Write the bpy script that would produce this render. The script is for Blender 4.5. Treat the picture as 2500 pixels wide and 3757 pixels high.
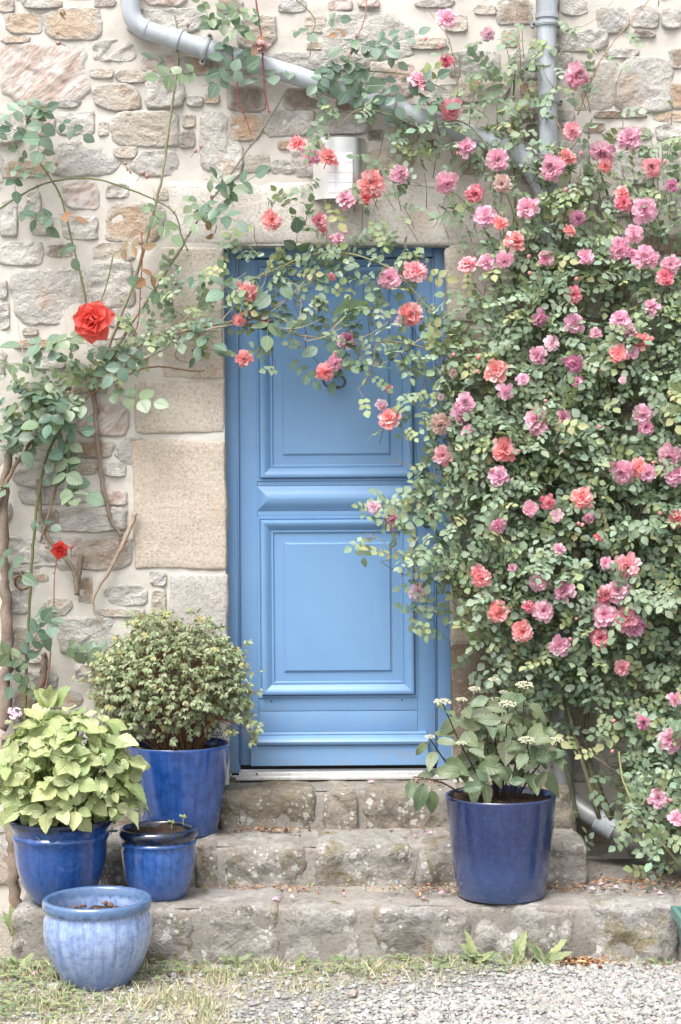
import bpy, math, random
import numpy as np
from mathutils import Vector, Matrix, noise as mn

for o in list(bpy.data.objects):
    bpy.data.objects.remove(o, do_unlink=True)
scene = bpy.context.scene
COL = scene.collection
R = math.radians
rnd = random.Random(7)
rng = np.random.default_rng(11)

# ------------------------------------------------------------------ camera, sky, sun, exposure
CAM_H, CAM_D, FOC = 1.82, 7.85, 7000.0        # eye height, metres to the wall face, focal length in photo pixels
ROLL = R(0.4)
cam = bpy.data.cameras.new('camera')
cam.sensor_fit = 'VERTICAL'; cam.sensor_height = 36.0; cam.sensor_width = 24.0
cam.lens = 36.0 * FOC / 3757.0
cam.shift_y = -158.5 / 3757.0
cam.clip_start = 0.05; cam.clip_end = 500
camo = bpy.data.objects.new('camera', cam); COL.objects.link(camo)
camo.matrix_world = Matrix.Translation((0, -CAM_D, CAM_H)) @ Matrix.Rotation(R(90), 4, 'X') @ Matrix.Rotation(-ROLL, 4, 'Z')
scene.camera = camo

SUN_EL, SUN_AZ = R(60), R(210)                 # azimuth clockwise from +Y: behind the camera, a little to its left
world = bpy.data.worlds.new('World'); scene.world = world; world.use_nodes = True
wn = world.node_tree.nodes; wl = world.node_tree.links
for n in list(wn): wn.remove(n)
sky = wn.new('ShaderNodeTexSky'); sky.sky_type = 'NISHITA'; sky.sun_disc = False
sky.sun_elevation = SUN_EL; sky.sun_rotation = SUN_AZ
sky.air_density = 1.0; sky.dust_density = 6.0; sky.ozone_density = 1.0
hs = wn.new('ShaderNodeHueSaturation'); hs.inputs['Saturation'].default_value = 0.30; hs.inputs['Value'].default_value = 1.0
bg = wn.new('ShaderNodeBackground'); bg.inputs['Strength'].default_value = 0.15
wo = wn.new('ShaderNodeOutputWorld')
wl.new(sky.outputs[0], hs.inputs['Color']); wl.new(hs.outputs[0], bg.inputs['Color']); wl.new(bg.outputs[0], wo.inputs['Surface'])
sd = bpy.data.lights.new('sun', 'SUN'); sd.energy = 1.1; sd.angle = R(30); sd.color = (1.0, 0.98, 0.95)
so = bpy.data.objects.new('sun', sd); COL.objects.link(so)
sdir = Vector((math.sin(SUN_AZ) * math.cos(SUN_EL), math.cos(SUN_AZ) * math.cos(SUN_EL), math.sin(SUN_EL)))
so.rotation_euler = (-sdir).to_track_quat('-Z', 'Y').to_euler()
so.location = sdir * 20
vs = scene.view_settings
vs.view_transform = 'Standard'; vs.look = 'None'; vs.gamma = 1.0; vs.use_curve_mapping = False
vs.exposure = 1.2
scene.render.engine = 'CYCLES'
scene.cycles.max_bounces = 8; scene.cycles.diffuse_bounces = 6; scene.cycles.transmission_bounces = 4
scene.cycles.caustics_reflective = False; scene.cycles.caustics_refractive = False

# ------------------------------------------------------------------ photo geometry -> world metres
CR, SR = math.cos(ROLL), math.sin(ROLL)
def P(px, py, Y=0.0):
    """where the ray seen at photo pixel (px,py) meets the vertical plane y=Y"""
    d = CAM_D + Y
    a, b = px - 1250.0, py - 1720.0
    u = a * CR - b * SR; v = b * CR + a * SR
    return Vector((u * d / FOC, Y, CAM_H - v * d / FOC))
def U(px, py, Y=0.0):
    d = CAM_D + Y
    return Vector(((px - 1250.0) * d / FOC, Y, CAM_H - (py - 1720.0) * d / FOC))
def pxm(Y): return (CAM_D + Y) / FOC           # metres per photo pixel at depth Y
def PZ(px, Y, z):
    d = CAM_D + Y
    return Vector(((px - 1250.0) * d / FOC, Y, z))

# ------------------------------------------------------------------ scene graph helpers
def tag(o, label=None, cat=None, group=None, kind=None):
    if label: o['label'] = label
    if cat: o['category'] = cat
    if group: o['group'] = group
    if kind: o['kind'] = kind
    return o
def empty(name, loc, label, cat, group=None):
    o = bpy.data.objects.new(name, None); COL.objects.link(o)
    o.location = loc; o.empty_display_size = 0.05
    return tag(o, label, cat, group)
def put(o, parent):
    COL.objects.link(o)
    if parent is not None:
        o.parent = parent
        if parent.type == 'EMPTY':
            o.matrix_parent_inverse = Matrix.Translation(-Vector(parent.location))
    return o
class Geo:
    def __init__(s): s.V=[]; s.F=[]; s.M=[]; s.C=[]; s.L=[]; s.n=0
    def add(s, V, F, mat=0, col=(1,1,1), luv=None):
        V = np.asarray(V, float).reshape(-1,3); F = np.asarray(F, int).reshape(-1,3)
        s.V.append(V); s.F.append(F + s.n); s.M.append(np.full(len(F), mat, int))
        c = np.asarray(col, float)
        s.C.append(np.broadcast_to(c, (len(V),3)) if c.ndim == 1 else c)
        s.L.append(np.zeros((len(V),3)) if luv is None else np.asarray(luv, float))
        s.n += len(V); return s
    def mesh(s, name, mats, smooth=True, sharp=None):
        V = np.concatenate(s.V); F = np.concatenate(s.F); M = np.concatenate(s.M)
        me = bpy.data.meshes.new(name)
        me.vertices.add(len(V)); me.vertices.foreach_set('co', V.astype(np.float32).ravel())
        me.loops.add(len(F)*3); me.loops.foreach_set('vertex_index', F.astype(np.int32).ravel())
        me.polygons.add(len(F)); me.polygons.foreach_set('loop_start', np.arange(0, len(F)*3, 3, dtype=np.int32))
        me.polygons.foreach_set('material_index', M.astype(np.int32))
        me.polygons.foreach_set('use_smooth', np.full(len(F), smooth, dtype=bool))
        me.update(calc_edges=True)
        a = me.attributes.new('tint', 'FLOAT_COLOR', 'POINT')
        C = np.ones((len(V),4), np.float32); C[:,:3] = np.concatenate(s.C); a.data.foreach_set('color', C.ravel())
        b = me.attributes.new('luv', 'FLOAT_VECTOR', 'POINT'); b.data.foreach_set('vector', np.concatenate(s.L).astype(np.float32).ravel())
        for m in (mats if isinstance(mats, (list,tuple)) else [mats]): me.materials.append(m)
        me.validate()
        if sharp is not None: me.set_sharp_from_angle(angle=R(sharp))
        return me
    def build(s, name, mats, parent=None, smooth=True, sharp=None, label=None, cat=None, group=None, kind=None):
        o = bpy.data.objects.new(name, s.mesh(name, mats, smooth, sharp))
        put(o, parent); return tag(o, label, cat, group, kind)
def inst(name, me, M, parent, color=None):
    o = bpy.data.objects.new(name, me); o.matrix_basis = M; put(o, parent)
    if color is not None: o.color = (*color, 1)
    return o
def quads(Q):
    Q = np.asarray(Q, int).reshape(-1,4)
    return np.concatenate([Q[:,[0,1,2]], Q[:,[0,2,3]]])
def grid_faces(nu, nv, wrap=False):
    Q = []
    for i in range(nu-1):
        for j in range(nv if wrap else nv-1):
            j2 = (j+1) % nv
            Q.append((i*nv+j, i*nv+j2, (i+1)*nv+j2, (i+1)*nv+j))
    return quads(Q)
def fr(z):
    z = Vector(z).normalized()
    t = Vector((0,0,1)) if abs(z.z) < 0.9 else Vector((1,0,0))
    x = t.cross(z).normalized(); return x, z.cross(x), z
def tube(pts, rad, seg=8, caps=True):
    pts = [Vector(p) for p in pts]; n = len(pts)
    if not isinstance(rad, (list,tuple)): rad = [rad]*n
    V = []; x = None
    for i in range(n):
        t = (pts[min(i+1,n-1)] - pts[max(i-1,0)]).normalized()
        if x is None: x, y, _ = fr(t)
        else:
            x = (x - t*x.dot(t)).normalized(); y = t.cross(x)
        for k in range(seg):
            a = 2*math.pi*k/seg
            V.append(pts[i] + (x*math.cos(a) + y*math.sin(a))*rad[i])
    F = grid_faces(n, seg, True)
    if caps:
        V += [pts[0], pts[-1]]; b = n*seg; e = []
        for k in range(seg):
            k2 = (k+1) % seg
            e += [(b, k2, k), (b+1, (n-1)*seg+k, (n-1)*seg+k2)]
        F = np.concatenate([F, np.array(e)])
    return np.array(V), F
def spline(pts, sub=6):
    pts = [Vector(p) for p in pts]; out = []
    for i in range(len(pts)-1):
        p0 = pts[max(i-1,0)]; p1 = pts[i]; p2 = pts[i+1]; p3 = pts[min(i+2,len(pts)-1)]
        for k in range(sub):
            t = k/sub
            out.append(0.5*((2*p1) + (p2-p0)*t + (2*p0-5*p1+4*p2-p3)*t*t + (-p0+3*p1-3*p2+p3)*t**3))
    out.append(pts[-1]); return out
def lathe(prof, seg=48, c=(0,0,0)):
    V = []
    for r, z in prof:
        for k in range(seg):
            a = 2*math.pi*k/seg
            V.append((c[0]+r*math.cos(a), c[1]+r*math.sin(a), c[2]+z))
    return np.array(V), grid_faces(len(prof), seg, True)
def box(x0,x1,y0,y1,z0,z1):
    V = [(x,y,z) for x in (x0,x1) for y in (y0,y1) for z in (z0,z1)]
    return np.array(V), quads([(0,1,3,2),(4,6,7,5),(0,4,5,1),(2,3,7,6),(0,2,6,4),(1,5,7,3)])
def bbox_bevel(x0,x1,y0,y1,z0,z1,b=0.003):
    """box with small bevels on all its edges (superbox rings)"""
    return rough_block((x0,x1),(y0,y1),(z0,z1), b, 0.0, 1.0, 0, sub=(1,1,1))
def fbm(v, oct=4, lac=2.1, gain=0.5):
    a=1.0; s=0.0; v=Vector(v)
    for _ in range(oct):
        s += a*mn.noise(v); v = v*lac; a *= gain
    return s
def rough_block(xr, yr, zr, r, amp, freq, seed, sub=None, step=0.028, front_amp=None):
    hx,hy,hz = (xr[1]-xr[0])/2,(yr[1]-yr[0])/2,(zr[1]-zr[0])/2
    c = Vector(((xr[0]+xr[1])/2,(yr[0]+yr[1])/2,(zr[0]+zr[1])/2))
    H = (hx,hy,hz)
    def axis(h):
        rr = min(r, h*0.9)
        if sub: base = [-(h-rr), h-rr]
        else:
            m = max(1, round(2*(h-rr)/step)); base = [-(h-rr) + 2*(h-rr)*i/m for i in range(m+1)]
        return [-h, -(h-rr*0.45)] + base + [h-rr*0.45, h]
    ax = [axis(h) for h in H]; idx = {}; V = []; Q = []
    def vid(p):
        k = tuple(round(q,6) for q in p)
        if k in idx: return idx[k]
        q = Vector([max(-(H[i]-min(r,H[i]*0.9)), min(H[i]-min(r,H[i]*0.9), p[i])) for i in range(3)])
        d = Vector(p) - q
        w = q + (d.normalized()*min(r, min(H)*0.9) if d.length > 1e-9 else d)
        if amp > 0:
            n = d.normalized() if d.length > 1e-9 else Vector((0,0,0))
            s = Vector((seed*7.3, seed*3.1, seed*1.7)); a = amp
            if front_amp and n.y < -0.5: a = front_amp
            g = w + c
            w = w + n*(a*(fbm((g+s)*freq,5,2.3,0.55)*0.9 - 0.45*abs(mn.noise((g+s)*freq*2.1))))
            w = w + Vector((mn.noise((g-s)*2.3), 0, mn.noise((g-s)*2.9+Vector((9,9,9)))))*amp*0.8
        V.append(w + c); idx[k] = len(V)-1; return idx[k]
    for a in range(3):
        b, e = (a+1)%3, (a+2)%3
        for sgn in (-1,1):
            for i in range(len(ax[b])-1):
                for j in range(len(ax[e])-1):
                    q = []
                    for (ii,jj) in ((i,j),(i+1,j),(i+1,j+1),(i,j+1)):
                        p = [0,0,0]; p[a] = sgn*H[a]; p[b] = ax[b][ii]; p[e] = ax[e][jj]; q.append(vid(p))
                    Q.append(q if sgn > 0 else q[::-1])
    return np.array([tuple(v) for v in V]), quads(Q)

# ------------------------------------------------------------------ materials
class NT:
    def __init__(s, name):
        s.m = bpy.data.materials.new(name); s.m.use_nodes = True; s.t = s.m.node_tree
        for n in list(s.t.nodes): s.t.nodes.remove(n)
        s.out = s.t.nodes.new('ShaderNodeOutputMaterial')
    def node(s, typ, **kw):
        n = s.t.nodes.new(typ)
        for k, v in kw.items(): setattr(n, k, v)
        return n
    def set(s, sock, v):
        if hasattr(v, 'is_output'): s.t.links.new(v, sock)
        elif isinstance(v, (tuple,list)) and len(v) == 3 and sock.type == 'RGBA': sock.default_value = (*v, 1)
        else: sock.default_value = v
    def coord(s, kind='Object', rand=True, scale=None):
        tc = s.node('ShaderNodeTexCoord'); v = tc.outputs[kind]
        if rand:
            oi = s.node('ShaderNodeObjectInfo'); m = s.node('ShaderNodeVectorMath', operation='MULTIPLY_ADD')
            s.set(m.inputs[0], oi.outputs['Random']); m.inputs[1].default_value = (37.0, 51.0, 23.0); s.set(m.inputs[2], v); v = m.outputs[0]
        if scale:
            m = s.node('ShaderNodeVectorMath', operation='MULTIPLY'); s.set(m.inputs[0], v); m.inputs[1].default_value = scale; v = m.outputs[0]
        return v
    def noise(s, vec, scale, detail=4, rough=0.55, dist=0.0):
        n = s.node('ShaderNodeTexNoise'); s.set(n.inputs['Vector'], vec); n.inputs['Scale'].default_value = scale
        n.inputs['Detail'].default_value = detail; n.inputs['Roughness'].default_value = rough; n.inputs['Distortion'].default_value = dist
        return n.outputs['Fac']
    def voro(s, vec, scale, feature='F1', rand=1.0, out='Distance'):
        n = s.node('ShaderNodeTexVoronoi', feature=feature); s.set(n.inputs['Vector'], vec)
        n.inputs['Scale'].default_value = scale; n.inputs['Randomness'].default_value = rand; return n.outputs[out]
    def ramp(s, f, stops):
        n = s.node('ShaderNodeValToRGB'); s.set(n.inputs[0], f); cr = n.color_ramp
        while len(cr.elements) < len(stops): cr.elements.new(0.5)
        for e, (p, c) in zip(cr.elements, stops):
            e.position = p; e.color = (*c, 1) if isinstance(c, (tuple,list)) else (c,c,c,1)
        return n.outputs[0]
    def mix(s, f, a, b, blend='MIX'):
        n = s.node('ShaderNodeMix', data_type='RGBA', blend_type=blend)
        s.set(n.inputs[0], f); s.set(n.inputs[6], a); s.set(n.inputs[7], b); return n.outputs[2]
    def math(s, op, a, b=0.0, c=None):
        n = s.node('ShaderNodeMath', operation=op); s.set(n.inputs[0], a); s.set(n.inputs[1], b)
        if c is not None: s.set(n.inputs[2], c)
        return n.outputs[0]
    def bump(s, h, strength=0.5, dist=0.01, normal=None):
        n = s.node('ShaderNodeBump'); n.inputs['Strength'].default_value = strength; n.inputs['Distance'].default_value = dist
        s.set(n.inputs['Height'], h)
        if normal is not None: s.set(n.inputs['Normal'], normal)
        return n.outputs[0]
    def attr(s, name, out='Color'):
        n = s.node('ShaderNodeAttribute', attribute_name=name); return n.outputs[out]
    def ocol(s):
        return s.node('ShaderNodeObjectInfo').outputs['Color']
    def pbr(s, col, rough=0.7, normal=None, metal=0.0, spec=0.5, coat=0.0, coat_rough=0.1, sheen=0.0):
        n = s.node('ShaderNodeBsdfPrincipled'); s.set(n.inputs['Base Color'], col); s.set(n.inputs['Roughness'], rough)
        s.set(n.inputs['Metallic'], metal); s.set(n.inputs['Specular IOR Level'], spec)
        s.set(n.inputs['Coat Weight'], coat); s.set(n.inputs['Coat Roughness'], coat_rough)
        if normal is not None: s.set(n.inputs['Normal'], normal)
        return n.outputs[0]
    def done(s, shader):
        s.t.links.new(shader, s.out.inputs['Surface']); return s.m

def mat_rubble():
    t = NT('rubble_stone'); v = t.coord(); c = t.ocol()
    oi = t.node('ShaderNodeObjectInfo').outputs['Random']
    vr = t.node('ShaderNodeVectorRotate', rotation_type='Y_AXIS'); t.set(vr.inputs['Vector'], v)
    t.set(vr.inputs['Angle'], t.math('MULTIPLY_ADD', oi, 1.6, -0.8))
    st = t.node('ShaderNodeVectorMath', operation='MULTIPLY'); t.set(st.inputs[0], vr.outputs[0]); st.inputs[1].default_value = (1.0,1.0,2.2)
    strata = t.noise(st.outputs[0], 12, 9, 0.72, 0.35)
    blot = t.noise(v, 10, 8, 0.7, 0.3); fine = t.noise(v, 70, 6, 0.75)
    a = t.mix(t.ramp(strata, [(0.30,0.0),(0.55,1.0)]), t.mix(0.38, c, (0.30,0.25,0.21)), c)
    a = t.mix(t.math('MULTIPLY', t.ramp(blot, [(0.46,0.0),(0.66,1.0)]), 0.6), a, (0.62,0.59,0.55))
    rust = t.noise(v, 5, 3, 0.5, 0.8); a = t.mix(t.math('MULTIPLY', t.ramp(rust, [(0.58,0.0),(0.68,1.0)]), 0.42), a, (0.46,0.27,0.14))
    a = t.mix(t.math('MULTIPLY', t.ramp(fine, [(0.30,1.0),(0.46,0.0)]), 0.4), a, (0.22,0.19,0.16))
    sm = t.math('ADD', t.attr('tint','Fac'), t.math('MULTIPLY', t.math('SUBTRACT', t.noise(v, 17, 6, 0.7), 0.5), 1.1))
    lich = t.voro(v, 26); a = t.mix(t.math('MULTIPLY', t.ramp(lich, [(0.10,1.0),(0.17,0.0)]), t.ramp(t.noise(v,3.1),[(0.52,0.0),(0.6,0.7)])), a, (0.72,0.70,0.66))
    a = t.mix(t.ramp(sm, [(0.70,0.0),(0.96,0.95)]), a, (0.57,0.54,0.495))
    h = t.math('ADD', t.math('MULTIPLY', strata, 1.3), t.math('MULTIPLY', fine, 0.4)); h = t.math('ADD', h, t.math('MULTIPLY', t.math('ABSOLUTE', t.math('SUBTRACT', t.noise(v, 20, 6, 0.65), 0.5)), -2.6))
    return t.done(t.pbr(a, 0.9, t.bump(h, 1.0, 0.018), spec=0.15))
def mat_quartz():
    t = NT('banded_quartzite'); v = t.coord(); c = t.ocol()
    vr = t.node('ShaderNodeVectorRotate', rotation_type='Y_AXIS'); t.set(vr.inputs['Vector'], v); vr.inputs['Angle'].default_value = 0.75
    st = t.node('ShaderNodeVectorMath', operation='MULTIPLY'); t.set(st.inputs[0], vr.outputs[0]); st.inputs[1].default_value = (1.0,1.0,3.6)
    n1 = t.noise(st.outputs[0], 9, 9, 0.7, 0.5); n2 = t.noise(v, 45, 6, 0.7)
    a = t.ramp(n1, [(0.36,(0.30,0.21,0.17)),(0.46,(0.50,0.38,0.32)),(0.54,(0.62,0.57,0.54)),(0.62,(0.70,0.68,0.66))]); a = t.mix(0.35, a, c)
    sm = t.math('ADD', t.attr('tint','Fac'), t.math('MULTIPLY', t.math('SUBTRACT', t.noise(v, 17, 6, 0.7), 0.5), 0.9)); a = t.mix(t.ramp(sm, [(0.85,0.0),(1.02,0.9)]), a, (0.57,0.54,0.495))
    return t.done(t.pbr(a, 0.9, t.bump(t.math('ADD', t.math('MULTIPLY', n1, 1.5), t.math('MULTIPLY', n2, 0.4)), 1.0, 0.018), spec=0.15))
def mat_granite(name='granite'):
    t = NT(name); v = t.coord(); c = t.ocol()
    sp = t.noise(v, 95, 5, 0.75); big = t.noise(v, 5, 4, 0.6, 0.5)
    a = t.mix(t.ramp(sp, [(0.36,1.0),(0.5,0.0)]), c, t.mix(0.5, c, (0.16,0.13,0.11)))
    a = t.mix(t.math('MULTIPLY', t.ramp(sp, [(0.55,0.0),(0.7,1.0)]), 0.6), a, (0.70,0.65,0.58))
    a = t.mix(t.math('MULTIPLY', t.ramp(big, [(0.45,0.0),(0.7,1.0)]), 0.4), a, t.mix(0.55, c, (0.45,0.40,0.34)))
    ru = t.noise(v, 3.3, 3, 0.5); a = t.mix(t.math('MULTIPLY', t.ramp(ru, [(0.58,0.0),(0.72,1.0)]), 0.4), a, (0.42,0.25,0.13))
    h = t.math('ADD', t.math('MULTIPLY', t.noise(v, 45, 6, 0.7), 1.0), t.math('MULTIPLY', t.noise(v,14,4),0.6))
    return t.done(t.pbr(a, 0.9, t.bump(h, 0.8, 0.008), spec=0.2))
def mat_mortar():
    t = NT('lime_mortar'); v = t.coord(rand=False)
    n1 = t.noise(v, 2.2, 5, 0.6, 0.4); n2 = t.noise(v, 120, 4, 0.7); n3 = t.noise(v, 11, 5, 0.65)
    a = t.ramp(n1, [(0.3,(0.48,0.445,0.40)),(0.55,(0.56,0.53,0.485)),(0.8,(0.62,0.595,0.555))])
    a = t.mix(t.math('MULTIPLY', t.ramp(n3, [(0.35,1.0),(0.5,0.0)]), 0.35), a, (0.42,0.38,0.33))
    h = t.math('ADD', t.math('MULTIPLY', n2, 0.35), n3)
    return t.done(t.pbr(a, 0.95, t.bump(h, 0.55, 0.008), spec=0.15))
def mat_step():
    t = NT('lichened_step_stone'); v = t.coord(); c = t.ocol()
    g = t.node('ShaderNodeNewGeometry'); sx = t.node('ShaderNodeSeparateXYZ'); t.set(sx.inputs[0], g.outputs['Normal'])
    n1 = t.noise(v, 6, 6, 0.65, 0.7); n2 = t.noise(v, 40, 6, 0.7); n3 = t.noise(v, 3.2, 4, 0.6, 0.5)
    a = t.mix(t.ramp(n1, [(0.35,0.0),(0.65,1.0)]), t.mix(0.6, c, (0.12,0.10,0.08)), c)
    a = t.mix(t.math('MULTIPLY', t.ramp(n2,[(0.32,1.0),(0.48,0.0)]),0.5), a, (0.10,0.085,0.07))
    a = t.mix(t.math('MULTIPLY', t.ramp(n3,[(0.55,0.0),(0.75,1.0)]),0.4), a, (0.36,0.33,0.29))
    wv = t.node('ShaderNodeVectorMath', operation='MULTIPLY_ADD'); nz = t.node('ShaderNodeTexNoise'); t.set(nz.inputs['Vector'], v); nz.inputs['Scale'].default_value = 30
    t.set(wv.inputs[0], nz.outputs['Color']); wv.inputs[1].default_value = (0.022,0.022,0.022); t.set(wv.inputs[2], v)
    l1 = t.ramp(t.voro(wv.outputs[0], 21), [(0.25,1.0),(0.31,0.0)]); l2 = t.ramp(t.voro(wv.outputs[0], 45), [(0.25,1.0),(0.32,0.0)])
    gate = t.ramp(t.noise(v, 7.3, 3), [(0.49,0.0),(0.53,1.0)])
    lm = t.math('MULTIPLY', t.math('MAXIMUM', l1, l2), gate)
    lm = t.math('MULTIPLY', lm, t.ramp(sx.outputs['Z'], [(0.55,0.95),(0.85,0.25)]))
    a = t.mix(t.math('MULTIPLY', lm, 0.75), a, (0.58,0.575,0.54))
    moss = t.ramp(t.noise(v, 5.1, 6, 0.7, 0.6), [(0.54,0.0),(0.64,1.0)])
    a = t.mix(t.math('MULTIPLY', moss, 0.7), a, (0.17,0.135,0.045))
    h = t.math('ADD', n2, t.math('MULTIPLY', n1, 1.4))
    return t.done(t.pbr(a, 0.92, t.bump(h, 1.0, 0.018), spec=0.15))
def mat_treadfill():
    t = NT('step_pointing'); v = t.coord(rand=False)
    n1 = t.noise(v, 5, 6, 0.65); n2 = t.noise(v, 70, 5, 0.7)
    a = t.ramp(n1, [(0.3,(0.18,0.165,0.145)),(0.5,(0.26,0.24,0.215)),(0.7,(0.34,0.32,0.295))])
    a = t.mix(t.math('MULTIPLY', t.ramp(n2,[(0.35,1.0),(0.5,0.0)]),0.5), a, (0.10,0.08,0.06))
    return t.done(t.pbr(a, 0.95, t.bump(t.math('ADD', n1, n2), 0.7, 0.008), spec=0.15))
def mat_paint():
    t = NT('blue_door_paint'); v = t.coord('Object', rand=False)
    gr = t.node('ShaderNodeVectorMath', operation='MULTIPLY'); t.set(gr.inputs[0], v); gr.inputs[1].default_value = (60,60,3)
    grain = t.noise(gr.outputs[0], 1.0, 4, 0.6); n1 = t.noise(v, 1.7, 5, 0.6, 0.5); n2 = t.noise(v, 160, 3)
    a = t.ramp(n1, [(0.3,(0.135,0.27,0.475)),(0.7,(0.16,0.30,0.505))])
    dust = t.noise(gr.outputs[0], 0.35, 5, 0.7); a = t.mix(t.math('MULTIPLY', t.ramp(dust,[(0.5,0.0),(0.8,1.0)]),0.10), a, (0.26,0.38,0.54))
    sc = t.ramp(t.noise(v, 35, 4, 0.7, 2.0), [(0.735,0.0),(0.755,1.0)]); a = t.mix(t.math('MULTIPLY', sc, 0.5), a, (0.5,0.58,0.66))
    sz = t.node('ShaderNodeSeparateXYZ'); t.set(sz.inputs[0], v); lowz = t.node('ShaderNodeMapRange'); t.set(lowz.inputs[0], sz.outputs['Z']); lowz.inputs[1].default_value = 0.95; lowz.inputs[2].default_value = 0.56
    gm = t.math('MULTIPLY', lowz.outputs[0], t.ramp(t.noise(v, 26, 7, 0.75, 0.6), [(0.48,0.0),(0.66,0.75)])); a = t.mix(gm, a, (0.24,0.25,0.25))
    h = t.math('ADD', t.math('MULTIPLY', grain, 0.6), t.math('MULTIPLY', n2, 0.25))
    return t.done(t.pbr(a, t.ramp(n1,[(0.3,0.36),(0.7,0.48)]), t.bump(h, 0.32, 0.003), spec=0.5))
def mat_plain(name, col, rough=0.6, metal=0.0, var=0.15, scale=30, bump=0.2, spec=0.5, coat=0.0, dirt=None):
    t = NT(name); v = t.coord(); n = t.noise(v, scale, 5, 0.65)
    d = tuple(c*(1-var) for c in col); u = tuple(min(1,c*(1+var)) for c in col)
    a = t.ramp(n, [(0.3,d),(0.7,u)])
    if dirt: a = t.mix(t.math('MULTIPLY', t.ramp(t.noise(v, 6, 6, 0.7, 1.0),[(0.5,0.0),(0.72,1.0)]), 0.6), a, dirt)
    return t.done(t.pbr(a, rough, t.bump(n, bump, 0.004), metal, spec, coat))
def mat_glaze(name, c1, c2, rim, z_rim, streak=0.6, mottle=30, bottom=None, H=0.3):
    """glazed stoneware: c1 body, c2 paler runs, darker rim; object z is height above the pot's foot"""
    t = NT(name); v = t.coord('Object', rand=False)
    s = t.node('ShaderNodeSeparateXYZ'); t.set(s.inputs[0], v); z = s.outputs['Z']
    ang = t.math('ARCTAN2', s.outputs['Y'], s.outputs['X'])
    cv = t.node('ShaderNodeCombineXYZ'); t.set(cv.inputs[0], t.math('MULTIPLY', ang, 4.0)); t.set(cv.inputs[1], t.math('MULTIPLY', z, 2.2))
    run = t.noise(cv.outputs[0], 2.2, 6, 0.65, 0.3); mot = t.noise(v, mottle, 5, 0.7); sp = t.noise(v, 150, 3, 0.7)
    blot = t.noise(v, 5.0, 4, 0.55, 0.8)
    a = t.mix(t.math('MULTIPLY', t.ramp(run, [(0.40,0.0),(0.62,1.0)]), streak), c1, c2)
    a = t.mix(t.math('MULTIPLY', t.ramp(blot, [(0.5,0.0),(0.64,1.0)]), 0.35), a, c2)
    a = t.mix(t.math('MULTIPLY', t.ramp(mot, [(0.38,1.0),(0.54,0.0)]), 0.5), a, tuple(c*0.45 for c in c1))
    a = t.mix(t.math('MULTIPLY', t.ramp(sp, [(0.62,0.0),(0.70,1.0)]), 0.25), a, tuple(min(1,c*1.6+0.06) for c in c2))
    zz = t.math('ADD', z, t.math('MULTIPLY', t.math('SUBTRACT', run, 0.5), 0.06))
    rr = t.node('ShaderNodeMapRange'); t.set(rr.inputs[0], zz); rr.inputs[1].default_value = z_rim-0.006; rr.inputs[2].default_value = z_rim+0.008
    a = t.mix(rr.outputs[0], a, t.mix(t.ramp(mot,[(0.45,0.0),(0.7,0.3)]), rim, c1))
    if bottom:
        r2 = t.node('ShaderNodeMapRange'); t.set(r2.inputs[0], zz); r2.inputs[1].default_value = H*0.5; r2.inputs[2].default_value = 0.0
        a = t.mix(t.math('MULTIPLY', r2.outputs[0], 0.7), a, bottom)
    h = t.math('ADD', t.math('MULTIPLY', run, 0.6), t.math('MULTIPLY', t.noise(v, 18, 3), 0.5))
    sp2 = t.node('ShaderNodeMapRange'); t.set(sp2.inputs[0], z); sp2.inputs[1].default_value = 0.13; sp2.inputs[2].default_value = 0.0
    a = t.mix(t.math('MULTIPLY', sp2.outputs[0], t.ramp(t.noise(v, 75, 6, 0.75), [(0.52,0.0),(0.66,0.32)])), a, (0.26,0.25,0.24))
    dust = t.ramp(t.noise(v, 55, 5, 0.75), [(0.45,0.10),(0.8,0.40)])
    return t.done(t.pbr(a, dust, t.bump(h, 0.12, 0.01), spec=0.55, coat=0.6, coat_rough=0.06))
def mat_leaf(name, rough=0.42, transl=0.28, vein=0.25, veins=7.0, bump=0.3, spec=0.5, cell=0.0):
    t = NT(name); c = t.attr('tint'); lv = t.attr('luv', 'Vector')
    s = t.node('ShaderNodeSeparateXYZ'); t.set(s.inputs[0], lv)
    ax = t.math('ABSOLUTE', s.outputs[0]); y = s.outputs[1]
    mid = t.ramp(ax, [(0.03,1.0),(0.13,0.0)])
    ph = t.math('FRACT', t.math('MULTIPLY', t.math('SUBTRACT', y, t.math('MULTIPLY', ax, 0.22)), veins))
    sv = t.ramp(t.math('ABSOLUTE', t.math('SUBTRACT', ph, 0.5)), [(0.02,1.0),(0.16,0.0)])
    vm = t.math('MAXIMUM', mid, t.math('MULTIPLY', sv, 0.55))
    v = t.coord('Object', rand=True); n = t.noise(v, 40, 3, 0.6)
    a = t.mix(t.math('MULTIPLY', vm, vein), c, t.mix(0.5, c, (0.75,0.80,0.60)))
    a = t.mix(t.ramp(n, [(0.35,0.25),(0.65,0.0)]), a, t.mix(0.6, a, (0.03,0.06,0.02)))
    h = t.math('MULTIPLY', vm, -1.0)
    nm = t.bump(h, bump, 0.004)
    p = t.pbr(a, rough, nm, spec=spec)
    tr = t.node('ShaderNodeBsdfTranslucent'); t.set(tr.inputs['Color'], t.mix(0.45, a, (0.30,0.42,0.05))); t.set(tr.inputs['Normal'], nm)
    ms = t.node('ShaderNodeMixShader'); ms.inputs[0].default_value = transl; t.set(ms.inputs[1], p); t.set(ms.inputs[2], tr.outputs[0])
    return t.done(ms.outputs[0])
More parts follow.
